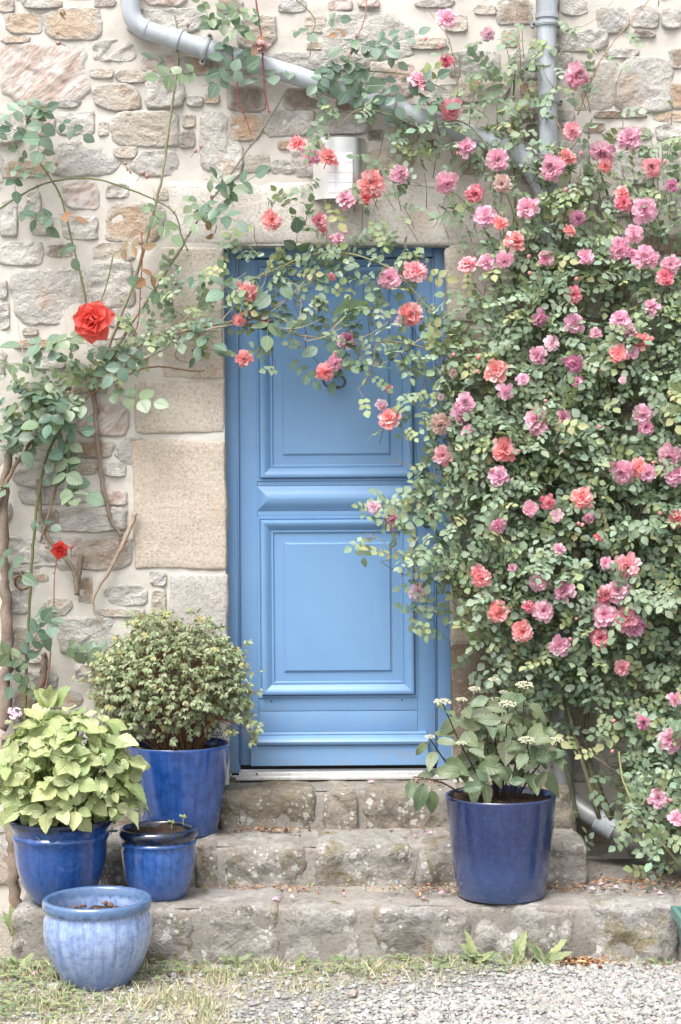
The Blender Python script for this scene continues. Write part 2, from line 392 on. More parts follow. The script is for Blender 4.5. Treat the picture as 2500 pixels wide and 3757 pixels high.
def mat_petal(name='rose_petal', pale=(0.96,0.84,0.86)):
    """tint.r = how far towards the pale base, tint.g = brightness of this petal; own colour from the object"""
    t = NT(name); s = t.node('ShaderNodeSeparateColor'); t.set(s.inputs[0], t.attr('tint')); c = t.ocol()
    a = t.mix(s.outputs[0], c, pale); g = t.node('ShaderNodeCombineColor')
    for i in range(3): t.set(g.inputs[i], s.outputs[1])
    a = t.mix(1.0, a, g.outputs[0], 'MULTIPLY')
    p = t.pbr(a, 0.6, spec=0.3); tr = t.node('ShaderNodeBsdfTranslucent'); t.set(tr.inputs['Color'], a)
    ms = t.node('ShaderNodeMixShader'); ms.inputs[0].default_value = 0.45; t.set(ms.inputs[1], p); t.set(ms.inputs[2], tr.outputs[0])
    return t.done(ms.outputs[0])
def mat_tint(name, rough=0.85, bump=0.4, scale=60, spec=0.2, var=0.35):
    t = NT(name); v = t.coord(rand=False); n = t.noise(v, scale, 4, 0.65); c = t.attr('tint')
    a = t.mix(t.math('MULTIPLY', t.ramp(n,[(0.35,1.0),(0.6,0.0)]), var), c, t.mix(0.65, c, (0.03,0.025,0.02)))
    return t.done(t.pbr(a, rough, t.bump(n, bump, 0.003), spec=spec))
def mat_ground():
    t = NT('dirt_and_gravel'); v = t.coord(rand=False)
    s = t.node('ShaderNodeSeparateXYZ'); t.set(s.inputs[0], v)
    n1 = t.noise(v, 3, 5, 0.6, 0.5); n2 = t.noise(v, 90, 5, 0.7); n3 = t.voro(v, 70)
    g = t.ramp(n3, [(0.0,(0.40,0.39,0.38)),(0.5,(0.28,0.275,0.27)),(0.8,(0.15,0.145,0.14))])
    d = t.ramp(n2, [(0.3,(0.22,0.19,0.15)),(0.7,(0.44,0.41,0.35))])
    side = t.math('ADD', t.math('MULTIPLY', s.outputs[0], 0.8), t.math('MULTIPLY', t.math('SUBTRACT', n1, 0.5), 1.6))
    side = t.math('SUBTRACT', side, t.math('MULTIPLY', t.math('ADD', s.outputs[1], 1.1), 1.2))
    a = t.mix(t.ramp(t.math('ADD', side, 0.4), [(0.25,0.0),(0.6,1.0)]), d, g)
    return t.done(t.pbr(a, 0.95, t.bump(t.math('ADD', n2, n3), 0.8, 0.012), spec=0.15))

M_RUB = mat_rubble(); M_QUARTZ = mat_quartz(); M_GRAN = mat_granite(); M_MORT = mat_mortar(); M_STEP = mat_step(); M_FILL = mat_treadfill(); M_PAINT = mat_paint()
def mat_pipe():
    t = NT('blue_grey_pipe'); v = t.coord(rand=False); st = t.node('ShaderNodeVectorMath', operation='MULTIPLY'); t.set(st.inputs[0], v); st.inputs[1].default_value = (34,34,2.2)
    n1 = t.noise(st.outputs[0], 1.0, 6, 0.65); n2 = t.noise(v, 42, 6, 0.7); a = t.ramp(n1, [(0.3,(0.33,0.365,0.40)),(0.7,(0.43,0.465,0.50))])
    a = t.mix(t.math('MULTIPLY', t.ramp(n2,[(0.55,0.0),(0.72,1.0)]),0.45), a, (0.22,0.225,0.22)); a = t.mix(t.ramp(t.noise(v, 90, 5, 0.7),[(0.66,0.0),(0.72,0.6)]), a, (0.60,0.61,0.60))
    return t.done(t.pbr(a, t.ramp(n2,[(0.3,0.36),(0.7,0.6)]), t.bump(n2, 0.12, 0.004), spec=0.45))
M_PIPE = mat_pipe()
M_PIPELOW = mat_plain('weathered_grey_pipe', (0.27,0.28,0.28), 0.45, 0.3, 0.25, 9, 0.1, dirt=(0.14,0.13,0.10))
M_IRON = mat_plain('dark_iron', (0.09,0.09,0.085), 0.55, 0.6, 0.4, 60, 0.3)
M_BRONZE = mat_plain('old_bronze', (0.26,0.16,0.09), 0.4, 0.8, 0.3, 60, 0.2)
M_RUST = mat_plain('rusty_iron', (0.16,0.085,0.05), 0.9, 0.2, 0.5, 120, 0.6)
M_ALU = mat_plain('threshold_aluminium', (0.62,0.61,0.59), 0.45, 0.4, 0.12, 40, 0.15, dirt=(0.30,0.27,0.22))
M_WHITE = mat_plain('white_enamel', (0.78,0.78,0.76), 0.35, 0.0, 0.03, 14, 0.03)
M_STEEL = mat_plain('brushed_steel', (0.66,0.66,0.64), 0.28, 0.9, 0.12, 12, 0.05)
M_GLASS = mat_plain('frosted_lamp_glass', (0.80,0.81,0.84), 0.2, 0.0, 0.03, 20, 0.02)
M_BOARD = mat_plain('white_card', (0.74,0.73,0.70), 0.6, 0.0, 0.05, 20, 0.05, dirt=(0.55,0.53,0.48))
M_INK = mat_plain('dark_print', (0.10,0.10,0.10), 0.7)
M_SOIL = mat_plain('potting_soil', (0.055,0.038,0.028), 0.95, 0.0, 0.6, 90, 1.0, spec=0.1)
M_BARK = mat_tint('bark', 0.9, 0.8, 90)
M_STEM = mat_tint('stem', 0.6, 0.15, 60, 0.35, 0.2)
M_ROSELEAF = mat_leaf('rose_leaf', 0.46, 0.24, 0.22, 8.0, 0.3, 0.34)
M_BIGLEAF = mat_leaf('glossy_rose_leaf', 0.33, 0.22, 0.25, 7.0, 0.5, 0.55)
M_HYDLEAF = mat_leaf('hydrangea_leaf', 0.40, 0.30, 0.26, 7.0, 0.55, 0.5)
M_SHRUBLEAF = mat_leaf('shrub_leaf', 0.45, 0.25, 0.2, 5.0, 0.3, 0.45)
M_WEED = mat_leaf('weed_leaf', 0.5, 0.3, 0.3, 6.0, 0.6, 0.4)
M_PETAL = mat_petal(); M_REDPETAL = mat_petal('red_rose_petal', (0.80,0.20,0.16))
M_PEB = mat_tint('gravel_stone', 0.85, 0.4, 120, 0.25, 0.3)
M_GRASS = mat_tint('grass_blade', 0.6, 0.0, 30, 0.3, 0.1)
M_LITTER = mat_tint('dead_leaf', 0.85, 0.5, 120, 0.2, 0.4)
M_GREENPL = mat_plain('green_plastic', (0.10,0.20,0.18), 0.4, 0.0, 0.1, 20, 0.05)
M_STAKE = mat_plain('green_coated_stake', (0.05,0.10,0.06), 0.4)
M_FLORET = mat_tint('hydrangea_floret', 0.7, 0.2, 80, 0.3, 0.2)
M_GROUND = mat_ground()

# ------------------------------------------------------------------ ground
def ground_z(x, y):
    return 0.012*mn.noise(Vector((x*1.3, y*1.3, 3))) + 0.006*mn.noise(Vector((x*5, y*5, 8)))
g = Geo()
xs = sorted(set([-40,-20,-10,-6,-4,-3] + [round(-2.4+0.06*i,3) for i in range(84)] + [3,4,6,10,20,40]))
ys = sorted(set([-60,-30,-18,-12,-8,-5,-3.4] + [round(-2.6+0.06*i,3) for i in range(45)] + [0.3]))
V = [(x, y, ground_z(x,y) if abs(x) < 3 and y > -3 else 0.0) for x in xs for y in ys]
g.add(V, grid_faces(len(xs), len(ys))[:, ::-1]); g.F[0] = g.F[0][:, ::-1] if False else g.F[0]
gr_o = g.build('ground', M_GROUND, kind='structure')
# make sure the sheet faces up
if gr_o.data.polygons[0].normal.z < 0: gr_o.data.flip_normals()

# ------------------------------------------------------------------ stone wall
wall = empty('stone_wall', (0,0,0), 'pale rubble stone house wall with cream mortar around the blue door', 'wall')
DX0, DX1 = U(829,1870,0).x, U(1652,1870,0).x        # door opening
DZ1 = U(0,903,0).z; SILL = 0.557
def mortar_h(x, z):
    return 0.001 - 0.005*mn.noise(Vector((x*8, z*8, 0))) - 0.006*mn.noise(Vector((x*2.6, z*2.6, 5))) - 0.0035*mn.noise(Vector((x*24, z*24, 2)))
g = Geo()
st = 0.022
def lin(a,b): 
    n = max(1, round((b-a)/st)); return [a + (b-a)*i/n for i in range(n+1)]
XL, XM, XR = lin(-2.5, DX0-0.004), lin(DX0-0.004, DX1+0.004), lin(DX1+0.004, 2.7)
ZB, ZM, ZT = lin(-0.05, SILL-0.05), lin(SILL-0.05, DZ1+0.004), lin(DZ1+0.004, 4.5)
def sheet(xs, zs):
    V = [(x, mortar_h(x,z), z) for x in xs for z in zs]
    g.add(V, grid_faces(len(xs), len(zs)))
for xs_, zs_ in ((XL, ZB+ZM[1:]+ZT[1:]), (XM, ZB), (XM, ZT), (XR, ZB+ZM[1:]+ZT[1:])): sheet(xs_, zs_)
def strip(a, b):       # reveal sheets running back from the opening's edges
    g.add([a, b, (b[0],0.34,b[2]), (a[0],0.34,a[2])], [(0,1,2),(0,2,3)])
strip((DX0-0.004,0,SILL-0.05),(DX0-0.004,0,DZ1)); strip((DX1+0.004,0,DZ1),(DX1+0.004,0,SILL-0.05)); strip((DX0,0,DZ1+0.004),(DX1,0,DZ1+0.004)); strip((DX1,0,SILL-0.05),(DX0,0,SILL-0.05))
g.build('mortar', M_MORT, wall)

PAL = {'w': [(0.62,0.59,0.545),(0.65,0.625,0.585),(0.59,0.57,0.54)], 'g': [(0.53,0.51,0.485),(0.57,0.55,0.52),(0.48,0.465,0.44)],
       'o': [(0.54,0.41,0.30),(0.52,0.38,0.27),(0.56,0.44,0.33)], 't': [(0.57,0.51,0.43),(0.55,0.48,0.40),(0.60,0.55,0.48)],
       'p': [(0.54,0.44,0.39),(0.55,0.47,0.43)], 'b': [(0.34,0.27,0.21),(0.30,0.25,0.21),(0.38,0.31,0.25)], 'd': [(0.16,0.14,0.12)]}
Z1 = lambda l, ox, oy: [(k, ox+a/1.742, oy+b/1.742, ox+c/1.742, oy+d/1.742) for (k,a,b,c,d) in l]
STONES = []
STONES += Z1([('o',40,85,262,218),('o',290,58,650,248),('w',150,0,400,55),('w',0,0,90,80),('b',610,0,740,45),('t',20,235,190,275),
  ('p',20,285,545,665),('g',350,640,508,688),('w',600,265,860,395),('t',575,440,730,505),('t',745,450,940,530),('p',905,360,1140,455),
  ('t',605,540,890,700),('w',935,490,1170,690),('o',1310,600,1400,665),('g',1195,615,1300,685),('w',370,710,595,860),('p',160,715,350,870),
  ('t',628,780,695,870),('t',720,710,1125,930),('t',1170,735,1250,815),('b',1150,838,1250,945),('w',1280,720,1450,1090),('g',345,900,770,1130),
  ('t',730,940,870,1010),('g',860,970,1130,1120),('p',410,1165,620,1340),('o',30,1030,300,1130),('g',680,1175,820,1265),('w',175,1225,260,1370),
  ('w',0,1290,110,1510),('t',195,1390,330,1500),('w',400,1385,620,1530),('o',690,1300,1025,1545),('t',980,1195,1075,1280)], 0, 0)
STONES += Z1([('w',0,65,260,210),('b',300,80,480,160),('t',600,70,860,190),('g',100,240,545,590),('w',575,205,850,480),('g',0,310,50,430),('w',0,460,60,620),
  ('t',150,610,240,665),('o',100,685,360,745),('g',200,790,420,880),('p',490,1090,820,1300),('b',400,1340,715,1440),('g',745,1320,940,1480),('w',640,1480,800,1560)], 0, 850)
STONES += Z1([('g',130,170,560,260),('b',255,300,370,430),('g',385,285,790,430),('w',0,470,430,630),('b',445,460,830,680),
  ('b',500,730,590,900),('g',680,780,930,910),('w',0,650,450,695),('o',90,705,310,760),('g',20,820,190,960),('w',400,990,780,1210),('t',90,1050,260,1215),
  ('t',190,1228,300,1275),('p',485,1285,610,1390),('t',640,930,920,980),('o',90,1450,520,1560),('w',960,690,1060,780),('t',970,810,1060,970)], 0, 1700)
STONES += Z1([('b',0,0,160,85),('t',140,100,370,310),('w',390,0,560,80),('p',700,0,850,65),('p',900,0,1030,50),('t',560,105,690,210),('w',710,80,1230,370),
  ('t',570,270,670,315),('g',330,335,960,450),('b',70,545,300,710),('b',440,560,680,700),('b',760,640,900,700),('g',300,715,600,870),('o',70,725,290,890),
  ('w',0,900,160,1130),('o',385,900,460,955),('t',170,990,335,1100),('g',345,1020,470,1110),('g',480,960,600,1130),('w',610,720,960,860),('d',960,830,1050,900),
  ('d',1310,890,1400,965),('w',1330,540,1560,690),('t',1240,240,1460,320),('g',1270,0,1500,50)], 800, 0)
STONES += Z1([('t',60,100,200,200),('t',250,35,380,95),('b',400,0,620,160),('o',420,190,520,300),('w',780,0,960,100),('g',1030,50,1225,210),('g',1255,40,1420,175),
  ('w',1440,60,1565,180),('b',1252,195,1392,242),('w',780,190,1100,330),('w',1090,312,1280,370),('t',880,400,1140,700),('g',1150,375,1480,700),('o',1490,530,1620,690),
  ('b',1020,712,1330,755),('o',1395,715,1640,780),('b',950,785,1080,850),('t',1090,810,1400,890),('w',1410,795,1600,900),('g',1140,960,1390,1180),('b',900,1200,1000,1260),
  ('w',130,510,440,660),('b',480,690,640,775),('d',560,790,660,900),('b',160,1030,290,1110)], 1600, 0)
STONES += Z1([('t',1060,310,1240,420),('t',400,500,570,650),('b',1100,870,1250,960),('b',860,1000,1010,1120)], 1600, 850)
occ = [(k,a,b,c,d) for k,a,b,c,d in STONES]
LINT = (628, 668, 1852, 899)
QUOINS = [('t',592,905,826,1384,0.54,0.49,0.43),('t',495,1392,828,1584,0.49,0.44,0.38),('t',488,1606,830,2086,0.485,0.415,0.345),('g',620,2098,831,2500,0.42,0.40,0.38),
          ('t',560,2512,834,2830,0.46,0.41,0.35),
          ('g',1641,912,1850,1190,0.44,0.40,0.35),('b',1645,1202,1800,1540,0.36,0.31,0.25),('g',1648,1552,1900,1930,0.36,0.33,0.29),('g',1650,1942,1760,2160,0.38,0.36,0.33),
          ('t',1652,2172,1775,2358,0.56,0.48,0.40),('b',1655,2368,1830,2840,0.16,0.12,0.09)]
block = [(829-8,895,1660,2900), LINT] + [q[1:5] for q in QUOINS] + [(a,b,c,d) for _,a,b,c,d in occ]
GAP = 5
def clash(a,b,c,d):
    for (p,q,r_,s_) in block:
        if a < r_+GAP and c > p-GAP and b < s_+GAP and d > q-GAP: return True
    return False
fillrnd = random.Random(5)
for (w0,w1,h0,h1,tries) in ((220,340,120,200,1500),(160,260,90,150,2500),(110,180,65,105,3000),(75,120,48,72,2000)):
    for _ in range(tries):
        w, h = fillrnd.uniform(w0,w1), fillrnd.uniform(h0,h1); a = fillrnd.uniform(-330,2830-w); b = fillrnd.uniform(-330,3330-h)
        if clash(a,b,a+w,b+h): continue
        block.append((a,b,a+w,b+h)); occ.append((fillrnd.choice('wwwwgggttopb'),a,b,a+w,b+h))
def stone_geo(w, h, seed, kind):
    """irregular flat-faced rubble stone, local coords: x right, z up, y towards the room; edges dive under the mortar"""
    rr = random.Random(seed); hw, hh = w/2, h/2; c = []
    for (sx,sz) in ((-1,-1),(1,-1),(1,1),(-1,1)):
        cut = rr.random(); jx, jz = rr.uniform(0,0.14)*hw, rr.uniform(0,0.16)*hh
        if cut < 0.5:
            k1, k2 = rr.uniform(0.15,0.6), rr.uniform(0.12,0.5)
            p1 = (sx*(hw-jx), sz*(hh-jz-k1*hh)); p2 = (sx*(hw-jx-k2*hw), sz*(hh-jz)); c += [p1,p2] if sx*sz > 0 else [p2,p1]
        else: c.append((sx*(hw-jx), sz*(hh-jz)))
        if rr.random() < 0.5:      # a nick or bulge along the next side
            e = rr.uniform(-0.10,0.07)
            if sx*sz > 0: c.append((sx*rr.uniform(-0.3,0.3)*hw, sz*hh*(1+e)))
            else: c.append((sx*hw*(1+e), -sz*rr.uniform(-0.3,0.3)*hh*-1))
    c = sorted(c, key=lambda p: math.atan2(p[1]/hh, p[0]/hw))
    n = []
    for i in range(len(c)):
        a, b = Vector(c[i]), Vector(c[(i+1)%len(c)]); n += [tuple(a.lerp(b,0.13)), tuple(a.lerp(b,0.87))]
    c = n
    per = [(Vector(c[(i+1)%len(c)])-Vector(c[i])).length for i in range(len(c))]; tot = sum(per); N = 48; pts = []; acc = 0; i = 0
    for k in range(N):
        t = tot*k/N
        while acc + per[i] < t: acc += per[i]; i += 1
        pts.append(Vector(c[i]).lerp(Vector(c[(i+1)%len(c)]), (t-acc)/max(per[i],1e-9)))
    off = Vector((seed*1.37, seed*0.71, 0)); h0 = rr.uniform(0.003,0.011); tx, tz = rr.uniform(-0.06,0.06), rr.uniform(-0.07,0.07)
    rough = {'w':1.5,'g':1.35,'p':1.5,'d':1.3}.get(kind,0.9); sl = rr.uniform(-0.9,0.9)
    V = [(0,0,0)]; E = [0.0]; rings = [0.14,0.3,0.46,0.6,0.72,0.82,0.9,0.96,1.02,1.10]
    for ri, f in enumerate(rings):
        for k in range(N):
            p = pts[k]*f; q = Vector((pts[k].x, pts[k].y, 0)) + off
            p = p*(1.0 + (0.07*mn.noise(q*16) + 0.06*mn.noise(q*45))*f*f)
            q = Vector((p.x, p.y, 0)) + off
            u = q.x*math.cos(sl)+q.y*math.sin(sl); v = -q.x*math.sin(sl)+q.y*math.cos(sl)
            hgt = h0 + tx*p.x + tz*p.y + rough*(0.006*mn.noise(q*9) + 0.010*(0.35-abs(mn.noise(Vector((u*7,v*22,seed))))) + 0.004*mn.noise(q*34))
            hgt = max(hgt, -0.004)
            if f == 0.96: hgt = hgt*0.8
            if f == 1.02: hgt = hgt*0.45 - 0.003
            if f == 1.10: hgt = -0.03
            V.append((p.x, -hgt, p.y)); E.append(min(1,f))
    V[0] = tuple(np.mean(np.array(V[1:N+1]), axis=0))
    F = np.concatenate([grid_faces(len(rings), N, True)+1, [(0, 1+(k+1)%N, 1+k) for k in range(N)]])
    return np.array(V), F, np.repeat(np.array(E)[:,None],3,1)
vis = sorted(occ, key=lambda s: -(min(s[3],2500)-max(s[1],0))*(min(s[4],3200)-max(s[2],0)) if s[3] > 0 and s[4] > 0 and s[1] < 2500 else 0)
rest = Geo(); nst = 0
for i, (k,a,b,c_,d_) in enumerate(vis):
    ctr = P((a+c_)/2, (b+d_)/2, 0.0); s = pxm(0)
    if ctr.z < 0.12: continue
    V, F, E = stone_geo((c_-a)*s*1.13, (d_-b)*s*1.13, i+1, k)
    col = Vector(random.Random(i).choice(PAL[k])) * random.Random(i+99).uniform(1.02,1.18)
    if nst < 285:
        g = Geo(); g.add(V, F, 0, E); o = g.build('stone', M_QUARTZ if k == 'p' else M_RUB, wall); o.location = ctr; o.color = (*col, 1); nst += 1
    else:
        rest.add(V + np.array(ctr), F, 0, E)
if rest.n:
    o = rest.build('rubble', M_RUB, wall, kind='stuff'); o.color = (0.54,0.50,0.45,1)
# dressed quoins and the lintel
qi = 0
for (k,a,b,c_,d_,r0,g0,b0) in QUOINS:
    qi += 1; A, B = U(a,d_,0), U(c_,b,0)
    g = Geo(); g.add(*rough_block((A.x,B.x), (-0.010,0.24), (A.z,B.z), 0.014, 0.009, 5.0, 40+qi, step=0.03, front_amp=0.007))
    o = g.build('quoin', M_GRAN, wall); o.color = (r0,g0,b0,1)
A, B = U(LINT[0],LINT[3],0), U(LINT[2],LINT[1],0)
g = Geo(); g.add(*rough_block((A.x,B.x), (-0.008,0.26), (A.z,B.z), 0.018, 0.012, 3.5, 77, step=0.035, front_amp=0.010))
o = g.build('lintel', M_GRAN, wall, label='long pale granite lintel stone above the blue door'); o.color = (0.60,0.57,0.53,1)

# ------------------------------------------------------------------ blue front door
DY = 0.115                                          # face of the door leaf
door = empty('front_door', (0.0, DY, SILL), 'blue painted panelled front door under the stone lintel', 'door')
def ux(px): return U(px,1720,DY).x
def uz(py): return U(1250,py,DY).z
def dbox(name, x0,x1,y0,y1, ya, yb, parent, bev=0.0025, mat=None):
    g = Geo(); g.add(*bbox_bevel(ux(x0),ux(x1),ya,yb,uz(y1),uz(y0),bev)); return g.build(name, mat or M_PAINT, parent, sharp=35)
def mould(name, x0,x1,y0,y1, prof, parent, fill=None):
    """profile (inset px, height m) swept round a rectangle with mitred corners"""
    g = Geo(); V = []
    for ins, h in prof:
        for (x,y) in ((x0+ins,y0+ins),(x1-ins,y0+ins),(x1-ins,y1-ins),(x0+ins,y1-ins)):
            p = U(x,y,DY); V.append((p.x, DY-h, p.z))
    F = grid_faces(len(prof), 4, True)
    if fill is not None:
        b = (len(prof)-1)*4; F = np.concatenate([F, [(b,b+1,b+2),(b,b+2,b+3)]])
    # each of the four lengths gets its own vertices so that the mitres stay crisp
    for s in range(4):
        idx = []
        for i in range(len(prof)-1):
            a, b = i*4+s, i*4+(s+1)%4
            idx.append((a,b,b+4,a+4))
        q = quads(idx); used = np.unique(q); mp = {u:i for i,u in enumerate(used)}
        g.add(np.array(V)[used], [[mp[v] for v in t] for t in q])
    if fill is not None:
        b = (len(prof)-1)*4; g.add(np.array(V)[b:b+4], [(0,1,2),(0,2,3)])
    return g.build(name, M_PAINT, parent, sharp=28)
# fixed frame
fr_ = dbox('frame_post', 826, 874, 896, 2832, DY-0.020, DY+0.06, door)
dbox('frame_post', 1596, 1660, 896, 2832, DY-0.020, DY+0.06, door)
dbox('frame_head', 874.5, 1595.5, 890, 946, DY-0.020, DY+0.06, door)
for x in (874, 1596):
    g = Geo(); A, B = U(x,2800,DY-0.021), U(x,900,DY-0.021)
    g.add(*tube([A,B], 0.004, 8)); g.build('frame_bead', M_PAINT, door)
# door leaf
leaf = dbox('door_leaf', 879, 1591, 950, 2803, DY+0.003, DY+0.045, door)
dbox('stile', 878, 945, 950, 2804, DY-0.004, DY+0.01, leaf); dbox('stile', 1526, 1592, 950, 2804, DY-0.004, DY+0.01, leaf)
for (a,b) in ((951,968),(1765,1781),(1874,1893),(2560,2607),(2609,2683)):
    dbox('rail', 945.6, 1525.4, a, b, DY-0.0035, DY+0.01, leaf, 0.0015)
MP = [(0,0.0),(0,0.005),(2,0.0075),(9,0.0075),(11,0.004),(13,0.004),(13.5,0.020),(16,0.0245),(21,0.026),(27,0.0245),(34,0.0205),(41,0.014),(47,0.0075),(51,0.004),(52,0.0065),(58,0.0065),(60,0.001),(62,0.0)]
mould('moulding', 943, 1529, 967, 1765, MP, leaf); mould('moulding', 943, 1529, 1893, 2560, MP, leaf)
FP = [(0,-0.001),(34,-0.001),(35.5,0.0015),(38,0.0015),(39,0.0045),(42,0.007)]
p1 = mould('panel', 1003, 1469, 1027, 1705, FP, leaf, fill=True); p2 = mould('panel', 1003, 1469, 1953, 2500, FP, leaf, fill=True)
mould('cushion_panel', 943, 1528, 1782, 1873, [(0,0.0),(0,0.004),(4,0.0065),(10,0.0115),(18,0.018),(27,0.0235),(36,0.0265),(45.5,0.0275)], leaf)
# weatherboard at the foot
g = Geo(); x0, x1 = ux(916), ux(1563)
pr = [(2683,0.004),(2684,0.013),(2692,0.016),(2694,0.012),(2696,0.02),(2701,0.034),(2708,0.045),(2716,0.050),(2724,0.047),(2729,0.038),(2731,0.030),(2732,0.033),(2802,0.036),(2804,0.034),(2804,0.0)]
V = []
for (py,h) in pr:
    z = uz(py); dx = 0.0 if h > 0.03 else 0.006
    V += [(x0+dx, DY-h, z), (x1-dx, DY-h, z)]
n = len(pr); g.add(V, quads([(2*i,2*i+2,2*i+3,2*i+1) for i in range(n-1)]))
for s in (0,1):
    g.add([V[2*i+s] for i in range(n)] + [(V[s][0], DY, uz(2745))], [(i,i+1,n) if s else (i+1,i,n) for i in range(n-1)])
g.build('weatherboard', M_PAINT, leaf, sharp=30)
for (x,y) in ((991,2571),(1470,2569)):
    g = Geo(); c = U(x,y,DY-0.004); g.add(*tube([c, c+Vector((0,-0.002,0))], 0.0035, 10)); g.build('screw_hole', M_IRON, leaf)
# threshold
g = Geo(); z = SILL
g.add(*bbox_bevel(ux(872), ux(1624), DY-0.055, DY+0.03, z-0.012, z+0.006, 0.002)); g.build('threshold', M_ALU, door, sharp=35)
g = Geo(); g.add(*bbox_bevel(ux(860), ux(1628), DY-0.075, DY-0.05, z-0.024, z-0.008, 0.003)); g.build('threshold_lip', M_ALU, door, sharp=35)
for x in (935, 1547):
    g = Geo(); c = PZ(x, DY-0.056, z+0.001); g.add(*tube([c, c+Vector((0,-0.006,0))], 0.004, 10)); g.build('drain_plug', M_IRON, door)
# knocker: back plate, hinge ball and pear-shaped ring with a turned boss
kn = empty('door_knocker', U(1232,1400,DY-0.01), None, None); kn.parent = door; kn.matrix_parent_inverse = Matrix.Translation(-Vector(door.location))
def K(px,py,y): return U(px,py,DY-0.008-y)
g = Geo()
ring = spline([K(1232,1366,0.026),(K(1243,1364,0.028)),K(1250,1375,0.03),K(1263,1386,0.032),K(1269,1402,0.033),K(1262,1416,0.034),K(1246,1421,0.034),K(1231,1421,0.034),K(1214,1421,0.034),K(1197,1412,0.034),K(1189,1396,0.033),K(1197,1383,0.032),K(1213,1374,0.03),K(1220,1364,0.028),K(1232,1366,0.026)],5)
g.add(*tube(ring, [0.0048]*len(ring), 10, caps=False)); g.build('ring', M_IRON, kn)
g = Geo()
for i,(dx,r_) in enumerate(((-14,0.0065),(-10,0.0085),(-5,0.0065),(0,0.0125),(5,0.0065),(10,0.0085),(14,0.0065))):
    a, b = K(1231+dx-2.4,1421,0.034), K(1231+dx+2.4,1421,0.034); m = a.lerp(b,0.5)
    g.add(*tube([a,m,b],[r_*0.75,r_,r_*0.75],10))
g.build('boss', M_IRON, kn)
g = Geo(); pl = [K(1236,1308,0.004),K(1240,1322,0.008),K(1241,1340,0.010),K(1238,1358,0.014),K(1233,1372,0.012),K(1231,1384,0.006)]
g.add(*tube(spline(pl,4), [0.004+0.008*math.sin(math.pi*min(1,i/20)) + 0.001 for i in range(21)], 10)); g.build('back_plate', M_IRON, kn)
# wrought handle plate with trefoil ends and a bronze lever
hn = empty('door_handle', U(1561,1800,DY-0.01), None, None); hn.parent = door; hn.matrix_parent_inverse = Matrix.Translation(-Vector(door.location))
g = Geo()
def ringat(px,py,r_,t=0.0035):
    c = U(px,py,DY-0.010); pts = [c+Vector((r_*math.cos(a),0,r_*math.sin(a))) for a in [2*math.pi*i/18 for i in range(19)]]
    g.add(*tube(pts, t, 8, caps=False))
for (px,py,r_) in ((1561,1731,0.012),(1549,1747,0.009),(1573,1747,0.009),(1562,1924,0.012),(1552,1908,0.009),(1572,1908,0.009)): ringat(px,py,r_)
A, B = U(1548,1902,DY-0.013), U(1575,1752,DY-0.013)
g.add(*bbox_bevel(A.x,B.x,DY-0.013,DY-0.0045,A.z,B.z,0.002)); g.build('plate', M_IRON, hn)
g = Geo(); g.add(*tube([U(1562,1806,DY-0.01),U(1562,1806,DY-0.055)],0.008,12))
lv = spline([U(1562,1806,DY-0.055),U(1545,1806,DY-0.058),U(1520,1805,DY-0.058),U(1496,1803,DY-0.056),U(1475,1800,DY-0.052)],4)
g.add(*tube(lv,[0.008]*8+[0.0085,0.0085,0.0085,0.008,0.007,0.006,0.005,0.004,0.003][:len(lv)-8],10)); g.build('lever', M_BRONZE, hn)

# ------------------------------------------------------------------ steps
T1, T2, T3 = 0.530, 0.369, 0.212
Y1, Y2, Y3 = -0.15, -0.49, -0.833
def step(label, ztop, zbot, yf, yb, xs, cols, name='stone_step', over=0.0):
    root = empty(name, PZ((xs[0][0]+xs[-1][1])/2, yf, zbot), label, 'step', 'stone steps below the door')
    X0, X1 = PZ(xs[0][0], yf, 0).x, PZ(xs[-1][1], yf, 0).x
    g = Geo(); nx, ny = int((X1-X0)/0.04), max(3,int((yb-yf)/0.04)); VV = []
    fx0, fy0 = X0+0.02, yf+0.014
    for i in range(nx+1):
        for j in range(ny+1):
            x = fx0 + (X1-0.04-X0)*i/nx; y = fy0+0.012 + (yb-fy0-0.012)*j/ny
            VV.append((x, y, ztop - 0.005 - 0.008*max(0,1-(y-yf)/0.10) + 0.007*fbm((x*7,y*7,ztop*9),3)))
    g.add(VV, grid_faces(nx+1, ny+1)[:, ::-1])
    g.add(*rough_block((fx0, X1-0.012), (fy0, yb), (zbot-0.06, ztop-0.010), 0.02, 0.008, 8.0, 3+int(ztop*50), step=0.04))
    g.build('pointing', M_FILL, root)
    for i, (a,b) in enumerate(xs):
        g = Geo(); A, B = PZ(a-3,yf,0).x, PZ(b+3,yf,0).x; rr = random.Random(int(a)+int(ztop*1000))
        dep = min(yb-yf-0.01, rr.uniform(0.25,0.36)); dz = rr.uniform(-0.006,0.006)
        g.add(*rough_block((A,B), (yf+rr.uniform(-0.006,0.008), yf+dep), (zbot-0.05, ztop+dz), 0.036, 0.012, 9.0, 100+i+int(a), step=0.018, front_amp=0.026))
        o = g.build('stone', M_STEP, root); o.color = (*cols[i % len(cols)], 1)
    return root
CS = [(0.34,0.30,0.25),(0.38,0.33,0.27),(0.30,0.27,0.23),(0.37,0.34,0.31),(0.33,0.28,0.24)]
step('brown upper stone step directly below the blue door', T1, T2-0.01, Y1, 0.20, [(800,1152),(1176,1304),(1322,1640),(1655,1880),(1895,2108)], [(0.28,0.245,0.19),(0.37,0.33,0.275),(0.30,0.265,0.22)])
step('lichened middle stone step carrying the tall blue pot', T2, T3-0.01, Y2, 0.05, [(350,556),(568,690),(706,792),(812,1114),(1146,1516),(1522,1702),(1715,1900),(1912,2146)], [(0.36,0.34,0.31),(0.39,0.37,0.34),(0.33,0.305,0.28)])
